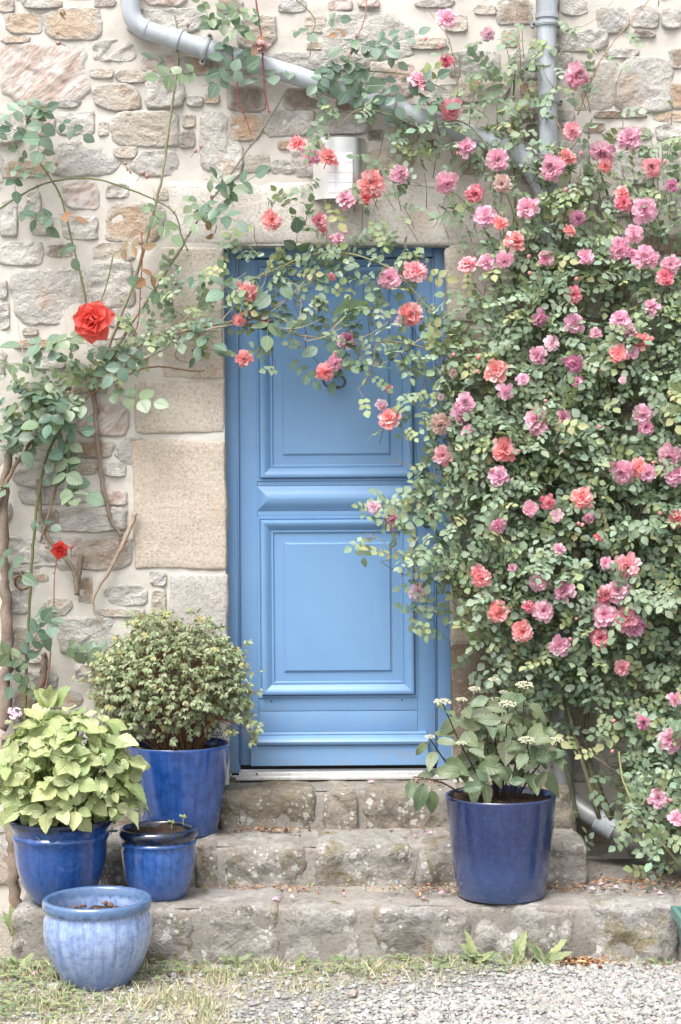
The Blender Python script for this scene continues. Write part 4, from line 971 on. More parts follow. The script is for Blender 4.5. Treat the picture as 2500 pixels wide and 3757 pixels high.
BUDP = """1139,762 1608,278 1620,170 1560,140 1680,560 1760,300 2074,696 1950,1000 2110,1020 1938,940 2200,1354 2030,1550 1974,1605 2058,1650 2200,1568 1695,1650 1808,1723 2405,1690 1780,1967 2131,1922 2120,1919 2064,2130 2111,2266 2098,2342 1763,2200 2391,2172 1512,1838 1500,1596 1400,1490 1222,1305 1245,1322 1236,1290 1190,828 1210,870 1265,845 2330,2615 2245,2642 2242,2754 2415,2893 2470,2930 2250,1700 1750,1310 2130,560 2350,470 2280,500 2436,590 2010,1465 1660,1300 1745,1358 1900,1650 2425,1880""".split()
for f in BUDP:
    x,y = map(float,f.split(',')); Y = -(front(x,y)*1.1+0.04) if x > 1600 else -(0.16 if y < 1250 else 0.19)
    inst('bud', BUDS[fr2.randrange(3)], mtx(P(x,y+8,Y), frame(rand_unit(fr2), Vector((fr2.gauss(0,0.5),-0.5,0.9))), fr2.uniform(0.013,0.019)), pink, fr2.choice([(0.80,0.20,0.18),(0.80,0.26,0.22),(0.70,0.15,0.22)]))

# ------------------------------------------------------------------ red climbing rose on the left
red = empty('climbing_rose', P(40,3000,-0.1), 'red climbing rose with long bare canes on the left wall', 'rose')
rc = {}
def rcane(k, l, Y, r0, r1, col, th=0, seg=7): rc[k] = cane(red, PP(l,Y), r0, r1, col, seg, th)
rcane('a', [(380,1330),(430,1190),(505,1000),(560,800),(600,620),(625,430),(648,260),(655,130),(640,60)], -0.055, 0.0075, 0.0035, (0.27,0.25,0.17), 34)
rcane('b', [(330,1440),(420,1300),(480,1190),(560,1075),(650,935),(700,850),(780,730),(880,590),(960,480),(1050,335)], -0.05, 0.0075, 0.0035, (0.26,0.23,0.17), 30)
rcane('c', [(-60,800),(0,765),(110,698),(200,665),(330,655),(450,685),(560,730),(640,780),(665,860),(690,920)], -0.06, 0.0045, 0.0028, GREEN, 14)
rcane('d', [(140,590),(190,660),(230,740),(268,900),(300,1020),(318,1110),(330,1180)], -0.06, 0.0035, 0.005, GREEN, 10)
rcane('e', [(418,930),(395,1030),(372,1100),(355,1120)], -0.06, 0.003, 0.0026, GREEN, 4)
rcane('f', [(-40,1640),(60,1570),(200,1480),(350,1380),(440,1310),(540,1255),(680,1215),(820,1185),(950,1195),(1080,1225),(1190,1242),(1280,1240)], -0.10, 0.0085, 0.004, (0.33,0.27,0.19), 10)
rcane('g', [(350,1385),(520,1320),(640,1260),(780,1205),(900,1180),(1050,1100),(1160,1020),(1250,978)], -0.12, 0.006, 0.002, PALE, 6)
rcane('h', [(250,1560),(330,1450),(480,1370),(580,1345),(700,1362),(750,1358)], -0.05, 0.005, 0.003, (0.30,0.20,0.12), 4)
rcane('i', [(345,1430),(352,1520),(362,1650),(378,1780),(405,1900),(448,1968)], -0.03, 0.010, 0.008, (0.24,0.19,0.15), 10)
rcane('j', [(500,1880),(455,1990),(400,2095),(345,2190),(352,2250),(385,2310)], -0.04, 0.0105, 0.003, (0.40,0.32,0.25), 4)
rcane('k', [(10,2680),(25,2450),(28,2300),(12,2120),(8,1900),(30,1720),(70,1600),(150,1500),(260,1420)], -0.06, 0.028, 0.010, (0.24,0.19,0.155), 6, 9)
rcane('l', [(92,2680),(98,2450),(108,2250),(122,2000),(138,1850),(160,1720),(205,1600),(260,1540)], -0.085, 0.0065, 0.0055, GREEN, 18)
rcane('m', [(85,2640),(135,2560),(160,2480),(165,2400)], -0.04, 0.022, 0.012, (0.22,0.17,0.135), 0, 8)
rcane('n', [(140,1760),(150,1900),(185,1985),(250,2060),(278,2120),(282,2180)], -0.045, 0.009, 0.010, (0.26,0.21,0.16), 0, 8)
rcane('o', [(300,2040),(290,2100),(282,2180)], -0.045, 0.012, 0.008, (0.20,0.16,0.12), 0, 8)
rcane('p', [(165,2560),(185,2400),(198,2230),(200,2120),(212,2030)], -0.08, 0.0032, 0.0022, (0.30,0.15,0.10), 4)
rcane('q', [(60,3330),(50,3180),(42,3050),(30,2900),(15,2700)], -0.30, 0.024, 0.022, (0.24,0.19,0.15), 0, 10)
rcane('r', [(250,1600),(225,1720),(190,1850),(160,1950),(150,1990)], -0.06, 0.006, 0.005, (0.27,0.19,0.13), 4)
rcane('s', [(-20,1880),(30,1760),(95,1650),(170,1560),(300,1480)], -0.09, 0.010, 0.005, (0.26,0.18,0.13), 4)
rcane('t', [(935,-30),(955,100),(965,200),(968,280),(985,400),(992,410)], -0.11, 0.0035, 0.003, REDST, 12)
rcane('u', [(850,190),(868,270),(878,380),(905,440),(922,495)], -0.10, 0.0026, 0.002, REDST, 10)
rcane('v', [(1040,-40),(1150,60),(1145,130),(1138,205)], -0.11, 0.0028, 0.0018, (0.22,0.20,0.12), 4)
rcane('w', [(520,850),(522,960),(515,1080),(510,1170),(490,1240)], -0.10, 0.0028, 0.0022, REDST, 8)
rcane('x', [(690,1330),(645,1310),(660,1240),(640,1150),(625,1060)], -0.09, 0.002, 0.0015, (0.28,0.18,0.12), 4)
rcane('y', [(1280,250),(1400,265),(1500,275),(1640,330)], -0.11, 0.0035, 0.002, GREEN, 6)
rcane('z', [(1345,-60),(1340,60),(1310,140),(1270,230)], -0.11, 0.0026, 0.002, (0.33,0.18,0.15), 4)
for l in ([(235,930),(232,1060),(240,1180),(262,1300)],[(250,900),(262,1010),(250,1130)],[(300,990),(290,1080),(262,1170)],[(660,1240),(690,1300),(700,1360)],[(1000,1140),(1010,1220)],[(1050,1075),(1130,1100),(1145,1080)],[(65,1180),(85,1290),(110,1360)],[(545,1130),(500,1240),(470,1330)]):
    cane(red, PP(l,-0.05), 0.0022, 0.0012, (0.50,0.44,0.37), 5, 0, name='twig')
for l in ([(810,1180),(880,1110),(960,1080),(1060,1040),(1120,1060)],[(830,1185),(900,1150),(960,1060),(985,990)],[(900,1185),(1000,1140),(1090,1060),(1140,1000)],[(1060,1225),(1100,1160),(1105,1080)],[(1120,1235),(1128,1250),(1190,1235),(1260,1200)],[(1000,1200),(1090,1205),(1180,1170)],[(560,1255),(640,1180),(720,1060),(770,990)],[(620,1230),(720,1130),(830,1050),(905,1000)],[(470,1330),(560,1290),(690,1250),(810,1190)],[(1190,1240),(1260,1170),(1340,1130)],[(1500,1160),(1530,1110),(1545,1070)],[(540,1360),(555,1280),(600,1210)],[(1330,1240),(1400,1200),(1450,1150)],[(720,1220),(760,1300),(700,1350)]):
    cane(red, PP(l,-0.14 if l[0][0] > 780 else -0.09), 0.0026, 0.0013, (0.44,0.38,0.29), 5, 2, name='twig')
BT = []
br_ = random.Random(8)
BTINT = [(0.10,0.18,0.135),(0.125,0.21,0.155),(0.17,0.26,0.19),(0.07,0.13,0.095),(0.115,0.185,0.12),(0.19,0.26,0.16)]
for i in range(18):
    BT.append(compound(br_.choice((3,5,5,5,7)), 1.0, jit(BTINT[i%6],0.08,br_), 700+i, br_.uniform(0.68,0.84), br_.uniform(0.75,0.95), 6))
for i in range(4): BT.append(compound(br_.choice((3,5)), 1.0, jit((0.34,0.17,0.09) if i%2 else (0.24,0.15,0.08),0.1,br_), 740+i, 0.6, 0.7, 6))
BA = [geo_arrays(g) for g in BT]; BM = [g.mesh('leaf', M_BIGLEAF) for g in BT]
bf = Foliage()
def sprig(x, y, n, s0=0.05, s1=0.08, Y=-0.10, rad=55, young=False, dirz=-0.2):
    n = n*(0.25 if y < 700 and x > 700 else 0.26); n = int(n) + (1 if br_.random() < n%1 else 0)
    for _ in range(n):
        k = br_.randrange(18) if not young else 18+br_.randrange(4)
        d = Vector((br_.gauss(0,0.8), -0.35, dirz+br_.gauss(0,0.5)))
        bf.add(k, P(x+br_.uniform(-rad,rad), y+br_.uniform(-rad,rad), Y+br_.uniform(-0.03,0.03)), frame(d, Vector((br_.gauss(0,0.25),-0.85,0.5))+rand_unit(br_)*0.42), br_.uniform(s0,s1)*(0.92 if y < 700 else 1.05))
for a in [(70,480,6),(120,560,7),(30,420,4),(150,430,4),(60,620,5,0.05,0.07),(190,380,3),(220,480,3),(20,700,3,0.055,0.075),(170,250,2),(160,310,2),(240,790,4),(270,900,3),(290,1120,2),
          (490,700,2),(700,640,4),(720,720,4),(560,760,3,0.03,0.045),(680,780,5,0.035,0.05),(740,700,4,0.035,0.05),(860,760,4),(880,800,3),(650,200,3),(700,250,4),(735,300,5),(690,320,3),(630,330,3,0.035,0.05),(580,230,1),
          (800,90,5),(860,60,5),(850,150,5),(760,100,3),(950,60,4),(1000,40,4),(880,190,4),(1080,130,4),(1130,240,7),(1180,270,7),(1230,230,6),(1290,260,8),(1340,280,7),(1250,290,6),(1390,240,5),(1420,290,6),(1350,200,4),(1480,300,4),(1500,360,4),(1540,380,3),(1150,20,3),(1240,110,3),(1330,110,3),(1420,170,3),
          (200,1260,4),(350,1250,4),(360,1320,4),(590,1240,4,0.06,0.085),(560,1290,3,0.06,0.085),(720,1200,4),(420,1390,4),(450,1360,4),(70,1340,5),(150,1380,6),(60,1440,6),(180,1450,5),(260,1400,4),(280,1470,4),(60,1560,6),(130,1560,6),(160,1650,7),(120,1720,6),(60,1760,5),(180,1740,6),(240,1640,4),(330,1720,4),(280,1760,4),(30,1650,5),(250,1500,4),(330,1530,4),
          (90,1910,4,0.04,0.055),(150,2170,3,0.055,0.075),(200,2200,3,0.055,0.075),(170,2290,4,0.05,0.07),(190,2360,4,0.05,0.07),(230,2430,4,0.05,0.07),(80,2470,3,0.05,0.07),(110,2490,3),(40,2060,2),(20,2400,2),(130,2590,3,0.04,0.055),
          (620,1130,3),(700,1000,2,0.03,0.045),(760,1000,3,0.03,0.045),(960,1000,4),(1040,1050,5),(1100,960,5),(1000,1100,5),(1150,1080,4),(1060,1170,5),(1200,1150,5),(1280,1170,4),(1350,1200,4),(1480,1240,4),(1250,1230,3),(980,1270,3,0.035,0.05),(1060,1270,3,0.035,0.05)]: sprig(*a)
for a in [(480,870,2,0.05,0.065),(540,830,2,0.045,0.06),(830,900,3,0.045,0.06),(600,960,2,0.05,0.065),(500,1050,2,0.045,0.06),(190,770,2,0.05,0.065),(1070,1130,2,0.045,0.055),(1370,1090,2,0.05,0.06),(1400,1160,1),(1260,1160,2,0.04,0.05),(980,1180,1),(200,150,1,0.03,0.04),(215,120,1,0.03,0.04),(480,640,2,0.03,0.04),(1400,60,3,0.05,0.065),(950,130,2,0.06,0.07),(760,170,1),(1000,90,2,0.05,0.06),(1270,110,2,0.04,0.05),(1340,100,2),(740,980,2,0.05,0.06),(810,1080,1,0.05,0.06)]: sprig(*a, young=True)
along(rc['f'], 0.09, 10, bf, BA[:18], 0.035, 0.055, tw=False)
def keyr(q): return -q[3] + (1 if abs(q[1].x) > 1.42 else 0)
bf.build(red, BA, BM, M_BIGLEAF, key=keyr)
# small-leaved tangle in the left arch belongs to the pink rose
for (pts, n_) in (([(20,1600),(150,1500),(280,1420),(420,1310),(560,1230),(700,1180),(830,1130)], 84), ([(150,1480),(300,1400),(450,1290)],26), ([(520,1160),(600,1060),(690,980),(780,930)],14), ([(560,1020),(640,900)],5), ([(20,1380),(100,1430)],8)):
    along(spline(PP(pts,-0.09),5), 0.075, n_, fol, LA, 0.024, 0.036, tw=False)
fol.build(pink, LA, LM, M_ROSELEAF)
# dried flower heads and the red blooms
DRY = budgeo(9).mesh('dried_bloom', [M_PETAL, M_STEM])
for (x,y) in ((218,125),(222,160),(690,100),(715,560),(735,545),(460,600),(545,650),(205,605),(1290,200),(1310,140),(1450,400),(870,690),(520,640),(780,730)):
    inst('dried_bloom', DRY, mtx(P(x,y,-0.09), frame(rand_unit(br_), Vector((br_.gauss(0,0.4),-0.4,0.8))), br_.uniform(0.014,0.022)), red, (0.40,0.20,0.12))
def teabloom(p, s_, face, seed, col):
    """large rose with broad pointed petals; every petal is a sub-part of the bloom"""
    rr = random.Random(seed); Rm = frame(Vector((0.2,0,1)), face); g = Geo()
    V, F = lathe([(0.03,-0.35),(0.15,-0.28),(0.17,-0.12),(0.24,0.0)], 10); g.add(V,F,1,(0.09,0.15,0.05))
    V, F = tube([(0,0,-0.3),(0.03,-0.2,-0.8),(0.0,-0.7,-1.3)],0.05,6); g.add(V,F,1,(0.13,0.16,0.06))
    V, F = lathe([(0.10,0.0),(0.22,0.25),(0.20,0.48),(0.08,0.60),(0.02,0.56)], 12); a = np.arctan2(V[:,1],V[:,0]); V[:,:2] *= (1+0.2*np.sin(a*3+V[:,2]*6))[:,None]
    g.add(V,F,0,(0.0,0.75,1)); core_ = g.mesh('bloom',[M_REDPETAL,M_STEM])
    b = inst('bloom', core_, mtx(p,Rm,s_), red, col); 
    for ring_,(cnt,L,W,e0,e1,cup) in enumerate(((6,1.05,1.0,0.35,-0.05,0.10),(6,0.95,0.92,0.8,0.25,0.18),(5,0.80,0.80,1.1,0.7,0.28),(4,0.62,0.62,1.35,1.15,0.42))):
        for k in range(cnt):
            a = 2*math.pi*k/cnt + ring_*0.55 + rr.uniform(-0.2,0.2)
            V,F,t = petal(L*rr.uniform(0.9,1.08), W, e0+rr.uniform(-0.1,0.1), e1+rr.uniform(-0.2,0.2), cup, rr.uniform(0.0,0.05), rr, 6, 7)
            V[-7:,0] *= 0.16; V[-7:,1] += 0.10*L; V[-14:-7,0] *= 0.86
            V[-7:,2] -= 0.12*L; V[-14:-7,2] -= 0.03
            ca, sa = math.cos(a), math.sin(a); V = V + np.array((0,0.05,0.03*ring_)); V = np.stack([V[:,0]*ca-V[:,1]*sa, V[:,0]*sa+V[:,1]*ca, V[:,2]],1)
            g = Geo(); g.add(V,F,0,np.stack([np.clip(0.10+0.35*t-0.1*ring_,0,1)*rr.uniform(0.5,1.0), np.full(len(t),rr.uniform(0.85,1.05)), np.ones(len(t))],1))
            o = bpy.data.objects.new('petal', g.mesh('petal',[M_REDPETAL])); COL.objects.link(o); o.parent = b; o.color = (*jit(col,0.05,rr),1)
teabloom(P(345,1180,-0.17), 0.078, Vector((-0.25,-1,0.10)), 4, (0.82,0.12,0.10))
teabloom(P(222,2018,-0.11), 0.032, Vector((0.1,-0.75,0.75)), 6, (0.70,0.05,0.045))
inst('bud', BUDS[1], mtx(P(180,2012,-0.09), frame(rand_unit(br_), Vector((0,-0.2,1))), 0.020), red, (0.45,0.25,0.14)); inst('bud', BUDS[2], mtx(P(262,2015,-0.09), frame(rand_unit(br_), Vector((0.2,-0.2,1))), 0.020), red, (0.55,0.06,0.06))
inst('bloom', BLOOMS[6], mtx(P(960,165,-0.14), frame(Vector((1,0,0)), Vector((0.3,-0.4,-0.9))), 0.036), red, (0.62,0.42,0.40))

# ------------------------------------------------------------------ glazed pots
def pot(label, c, prof, mat, soil_z, soil_r, name='flower_pot', seg=64):
    root = empty(name, c, label, 'pot', 'blue glazed pots by the steps')
    g = Geo(); V, F = lathe(prof, seg); a = np.arctan2(V[:,1], V[:,0])
    V[:,:2] *= (1 + 0.006*np.sin(a*2+c[0]*9) + 0.004*np.sin(a*3+V[:,2]*9))[:,None]
    g.add(V, F[:, ::-1])
    o = g.build('glazed_body', mat, root, sharp=50); o.location = c
    g = Geo(); V = [(0,0,soil_z+0.008)]; rings = 7
    for i in range(1,rings+1):
        for k in range(36):
            q = soil_r*i/rings; x, y = q*math.cos(2*math.pi*k/36), q*math.sin(2*math.pi*k/36)
            V.append((x,y,soil_z + 0.018*fbm((x*22+c[0]*5,y*22,c[1]),3) + 0.012*(1-i/rings)))
    F = np.concatenate([grid_faces(rings,36,True)+1, [(0,1+(k+1)%36,1+k) for k in range(36)]]); g.add(V, F)
    o = g.build('soil', M_SOIL, root); o.location = c
    return root
GL_LIGHT = mat_glaze('pale_blue_glaze', (0.17,0.26,0.50), (0.38,0.47,0.66), (0.07,0.13,0.25), 0.268, 0.75, 40, (0.14,0.22,0.48), 0.3)
GL_HYD = mat_glaze('cobalt_glaze', (0.010,0.058,0.25), (0.045,0.125,0.36), (0.010,0.018,0.05), 0.285, 0.5, 60)
GL_SMALL = mat_glaze('cobalt_glaze_black_rim', (0.014,0.075,0.29), (0.07,0.16,0.42), (0.006,0.009,0.018), 0.214, 0.6, 36, (0.06,0.12,0.36), 0.26)
GL_BIG = mat_glaze('ultramarine_glaze', (0.010,0.06,0.26), (0.06,0.13,0.37), (0.02,0.07,0.24), 0.352, 0.5, 22)
GL_NAVY = mat_glaze('navy_glaze', (0.016,0.028,0.098), (0.034,0.058,0.165), (0.016,0.026,0.085), 0.37, 0.4, 50, (0.048,0.092,0.245), 0.38)
def cxy(px, Y): return PZ(px, Y, 0).x
c_light = Vector((cxy(347,-1.09), -1.09, 0.004)); c_hyd = Vector((cxy(213,-0.71), -0.71, T3)); c_small = Vector((cxy(572,-0.655), -0.655, T3))
c_big = Vector((cxy(652,-0.205), -0.205, T2)); c_navy = Vector((cxy(1829,-0.66), -0.66, T3))
pot('empty pale blue round-bellied pot standing on the ground', c_light, [(0.0,0.0),(0.110,0.0),(0.114,0.004),(0.136,0.032),(0.165,0.082),(0.187,0.14),(0.195,0.19),(0.191,0.235),(0.183,0.258),(0.184,0.264),(0.192,0.268),(0.195,0.276),(0.195,0.294),(0.191,0.302),(0.184,0.305),(0.176,0.303),(0.171,0.296),(0.170,0.26),(0.168,0.2),(0.0,0.2)], GL_LIGHT, 0.238, 0.170)
pot('cobalt blue pot with flared rim holding the lime hydrangea', c_hyd, [(0.0,0.0),(0.100,0.0),(0.106,0.006),(0.126,0.03),(0.150,0.08),(0.166,0.14),(0.173,0.20),(0.174,0.228),(0.181,0.238),(0.183,0.245),(0.180,0.252),(0.175,0.258),(0.180,0.272),(0.193,0.288),(0.199,0.300),(0.198,0.309),(0.192,0.3126),(0.184,0.310),(0.178,0.300),(0.172,0.27),(0.165,0.2),(0.0,0.2)], GL_HYD, 0.285, 0.172)
pot('small cobalt pot with black rim and sprouting soil', c_small, [(0.0,0.0),(0.092,0.0),(0.098,0.006),(0.114,0.03),(0.130,0.08),(0.138,0.14),(0.1405,0.18),(0.139,0.198),(0.1435,0.203),(0.145,0.208),(0.1425,0.213),(0.138,0.217),(0.139,0.224),(0.1465,0.230),(0.150,0.239),(0.149,0.251),(0.144,0.2595),(0.137,0.2625),(0.130,0.259),(0.126,0.25),(0.125,0.2),(0.0,0.2)], GL_SMALL, 0.238, 0.128)
pot('large blue straight-sided pot holding the round shrub', c_big, [(0.0,0.0),(0.148,0.0),(0.152,0.004),(0.165,0.09),(0.179,0.18),(0.192,0.27),(0.2035,0.345),(0.2045,0.352),(0.202,0.356),(0.195,0.356),(0.191,0.350),(0.186,0.31),(0.18,0.28),(0.0,0.28)], GL_BIG, 0.322, 0.188)
pot('large navy blue straight-sided pot holding the dark hydrangea', c_navy, [(0.0,0.0),(0.162,0.0),(0.168,0.005),(0.181,0.10),(0.192,0.20),(0.203,0.30),(0.210,0.368),(0.211,0.374),(0.208,0.378),(0.201,0.378),(0.197,0.372),(0.192,0.33),(0.185,0.3),(0.0,0.3)], GL_NAVY, 0.352, 0.194)

# ------------------------------------------------------------------ lime hydrangea
rr = random.Random(31)
hyd = empty('hydrangea', c_hyd + Vector((0,0,0.29)), 'lime green leafy hydrangea in the cobalt flared pot', 'hydrangea')
def biglegf(seed, tint, L=1.0, W=0.76, ser=0.05, n=12):
    q = random.Random(seed); V,F,Lu = leaf_grid(L, W*q.uniform(0.9,1.1), q.uniform(0.05,0.55), q.uniform(0.0,1.1), n, ser, 0.35, q.uniform(0.1,0.5), seed, 2)
    g = Geo(); g.add(V,F,0,tint,Lu); V2,F2 = tube([(0,-0.22,-0.02),(0,-0.1,0.0),(0,0.02,0.0)],0.022,5,caps=False); g.add(V2,F2,0,tuple(0.8*c for c in tint),np.tile((0.0,0.0,0),(len(V2),1))); return g
HT = [(0.43,0.49,0.215),(0.48,0.53,0.245),(0.38,0.455,0.195),(0.54,0.58,0.31),(0.31,0.395,0.165),(0.46,0.52,0.27)]
HM = [biglegf(40+i, jit(HT[i%6],0.08,rr)).mesh('leaf', M_HYDLEAF) for i in range(12)]
def head_mesh(seed, n, r_, flat, cols, fs):
    q = random.Random(seed); g = Geo()
    for _ in range(n):
        a, b = q.uniform(0,2*math.pi), math.sqrt(q.random())*r_; z = flat*(1-(b/r_)**2) + q.uniform(-0.1,0.1)*r_*0.6
        V,F = lathe([(0.0,-0.6),(0.7,-0.3),(1.0,0.2),(0.6,0.8),(0.0,1.0)], 5); g.add(V*fs*q.uniform(0.7,1.2)+np.array((b*math.cos(a),b*math.sin(a),z)), F, 0, jit(q.choice(cols),0.1,q))
    return g
HEAD = [head_mesh(i, 60, 1.0, 0.35, [(0.55,0.60,0.36),(0.62,0.65,0.46),(0.45,0.53,0.25)], 0.13).mesh('flower_head', M_FLORET) for i in range(3)]
HC = c_hyd + Vector((0.028,-0.02,0.450)); RAD = Vector((0.255,0.22,0.25))
tips = []
tries = 0
while len(tips) < 70 and tries < 4000:
    tries += 1; d = rand_unit(rr)
    if d.y > 0.55 or d.z < -0.36: continue
    d2 = Vector((d.x, d.y, d.z)); p = HC + Vector((d.x*RAD.x, d.y*RAD.y, d.z*RAD.z))*rr.uniform(0.86,1.06)
    if any((p-q).length < 0.052 for q,_ in tips): continue
    tips.append((p,d2))
nl = 0
hb = c_hyd + Vector((0,0,0.28))
for ti,(p,d) in enumerate(tips):
    ax = (d*0.9 + Vector((0,-0.15,0.55))).normalized(); x_, y_, _ = fr(ax); a0 = rr.uniform(0,6); n_ = 5 if d.z > -0.2 else 4
    for k in range(n_):
        if nl >= 298: break
        a = a0+2*math.pi*k/n_+rr.uniform(-0.3,0.3); ra = x_*math.cos(a)+y_*math.sin(a)
        ld = ra*0.9 + ax*rr.uniform(0.0,0.6) + Vector((0,-0.05,rr.uniform(-0.15,0.15))); nn = ax*0.8 - ra*0.25 + rand_unit(rr)*0.45 + Vector((0,-0.25,0.15))
        inst('leaf', HM[rr.randrange(12)], mtx(p + ra*0.012 - ax*rr.uniform(0,0.03), frame(ld, nn), rr.choice((0.045,0.06,0.07,0.08,0.095))*rr.uniform(0.9,1.1)), hyd); nl += 1
    sp = spline([hb + Vector((rr.uniform(-0.09,0.09),rr.uniform(-0.09,0.09),0)), hb.lerp(p,0.5)+Vector((0,0,-0.02)), p - ax*0.01], 3)
    g = Geo(); g.add(*tube(sp,[0.004]*4+[0.003]*(len(sp)-4),5), 0, (0.24,0.27,0.10)); g.build('stem', M_STEM, hyd)
ig = Geo(); HA = [geo_arrays(biglegf(40+i, jit(HT[i%6],0.08,rr))) for i in range(6)]
for _ in range(170):
    d = rand_unit(rr); p = HC + Vector((d.x*RAD.x, d.y*RAD.y, d.z*RAD.z))*rr.uniform(0.45,0.8)
    V,F,C,L = HA[rr.randrange(6)]; ig.add(xf(V, frame(d*0.5+Vector((0,-0.3,-0.3))+rand_unit(rr)*0.6, Vector((0,-0.7,0.6))+rand_unit(rr)*0.5), p, rr.uniform(0.06,0.095)), F, 0, C*0.92, L)
ig.build('inner_leaves', M_HYDLEAF, hyd, kind='stuff')
HEADS = [(258,2783),(72,2845),(120,2905),(150,2710),(378,2775),(455,2795),(80,2905),(208,2950),(135,2915),(30,2650),(100,2790),(25,2910)]
for i,(x,y) in enumerate(HEADS):
    inst('flower_head', HEAD[i%3], mtx(P(x,y,-0.93 if y > 2700 else -0.85), frame(Vector((1,0,0)), Vector((rr.uniform(-0.2,0.2),-0.55,0.85))), rr.uniform(0.011,0.016)), hyd)
top = P(165,2590,-0.78)
for k in range(5):
    a = k*1.3; inst('leaf', HM[k], mtx(top+Vector((0.01*k,0,0)), frame(Vector((math.cos(a)*0.6,-0.3,0.7)), Vector((0,-0.8,0.5))+rand_unit(rr)*0.3), 0.085), hyd)
PKH = head_mesh(8, 40, 1.0, 0.4, [(0.75,0.42,0.58),(0.78,0.55,0.66)], 0.2).mesh('flower_head', M_FLORET)
o = inst('flower_head', PKH, mtx(P(52,2618,-0.80), frame(Vector((1,0,0)), Vector((0,-0.7,0.7))), 0.027), hyd); o['label'] = 'pale pink flower head at the back of the lime hydrangea'
g = Geo(); g.add(*tube(spline([hb+Vector((-0.05,0.02,0)),P(70,2760,-0.72),P(52,2622,-0.79)],4),0.003,5),0,(0.22,0.25,0.10)); g.build('stem', M_STEM, hyd)

# ------------------------------------------------------------------ dark hydrangea in the navy pot
dh = empty('hydrangea', c_navy + Vector((0,0,0.35)), 'dark stemmed hydrangea with cream flower heads in the navy pot', 'hydrangea')
DT = [(0.135,0.185,0.095),(0.155,0.205,0.11),(0.12,0.18,0.11),(0.185,0.22,0.125),(0.155,0.17,0.115),(0.21,0.26,0.17)]
DM = [biglegf(80+i, jit(DT[i%6],0.08,rr), 1.0, 0.58).mesh('leaf', M_HYDLEAF) for i in range(12)]
CREAM = [head_mesh(20+i, 90, 1.0, 0.22, [(0.47,0.465,0.33),(0.42,0.43,0.28),(0.52,0.51,0.40)], 0.105).mesh('flower_head', M_FLORET) for i in range(3)]
db = c_navy + Vector((0,0,0.355)); YB = -0.66
stems = [((1625,2582),(1690,2730),1.2,-0.76),((1695,2573),(1730,2740),0.8,-0.68),((1742,2534),(1790,2700),0.9,-0.60),((1925,2520),(1915,2700),1.3,-0.66),((1864,2591),(1855,2740),1.25,-0.80),((1848,2546),(1850,2700),0.7,-0.56),((1820,2571),(1800,2700),0.7,-0.60),
         ((1578,2710),(1640,2800),0.75,-0.80),((1694,2733),(1745,2830),0.75,-0.86),((1933,2722),(1940,2800),1.2,-0.84),((2043,2721),(1985,2800),1.0,-0.74),((1812,2500),(1815,2680),0.8,-0.60),((1785,2620),(1790,2760),0.0,-0.72),((1890,2640),(1870,2780),0.0,-0.62),((1975,2650),(1935,2760),0.0,-0.60)]
for (tip,mid,hs_,yy) in stems:
    t_, m_ = P(tip[0],tip[1],yy), P(mid[0],mid[1],(yy+YB)/2); b_ = db + Vector(((m_.x-db.x)*0.35, (m_.y-db.y)*0.3, -0.01))
    sp = spline([b_, b_.lerp(m_,0.55)+Vector((0,0,0.01)), m_, t_], 5)
    g = Geo(); g.add(*tube(sp,[0.0042-0.0018*i/(len(sp)-1) for i in range(len(sp))],6),0,(0.055,0.028,0.026)); g.build('stem', M_STEM, dh)
    if hs_:
        inst('flower_head', CREAM[rr.randrange(3)], mtx(t_+Vector((0,0,0.006)), frame(Vector((1,0,0)), Vector((rr.uniform(-0.15,0.15),-0.22,1))), 0.027*hs_), dh)
    n_ = len(sp)
    for node, (f_, sz) in enumerate(((0.96,0.078),(0.88,0.10),(0.74,0.115),(0.58,0.115),(0.43,0.095))):
        i = min(n_-2, int(f_*(n_-1))); p = sp[i]; ax = (sp[i+1]-sp[i]).normalized(); x_, y_, _ = fr(ax); a0 = node*1.57+rr.uniform(-0.4,0.4)
        for k in (0,1):
            a = a0+math.pi*k; ra = x_*math.cos(a)+y_*math.sin(a); ra.y -= 0.25
            if rr.random() < 0.27: continue
            inst('leaf', DM[rr.randrange(12)], mtx(p+ra*0.02, frame(ra*0.9+Vector((0,0,rr.uniform(-0.5,0.25))), Vector((0,-0.75,0.6))-ra*0.1+rand_unit(rr)*0.35), sz*rr.uniform(0.75,1.1)), dh)
for (x,y,Y,dx,dz,s_) in ((1555,2875,-0.86,-0.25,-1,0.105),(1515,2860,-0.84,-0.3,-1,0.075),(1585,2900,-0.84,0.05,-1,0.085),(1700,2895,-0.84,0.3,0.1,0.085),(1790,2870,-0.86,-0.2,0.3,0.06),(1970,2880,-0.82,0.2,0.3,0.07),(1690,2840,-0.85,-0.8,0.2,0.10),(1600,2835,-0.82,-0.8,-0.1,0.07),(1870,2870,-0.86,0.5,0.1,0.065)):
    inst('leaf', DM[rr.randrange(12)], mtx(P(x,y,Y), frame(Vector((dx,-0.15,dz)), Vector((0.1,-0.9,0.35))), s_), dh)
g = Geo(); g.add(*tube(spline([db+Vector((-0.1,-0.05,0)),P(1640,2880,-0.80),P(1580,2860,-0.83),P(1520,2850,-0.84)],4),0.003,5),0,(0.08,0.04,0.035)); g.build('stem', M_STEM, dh)

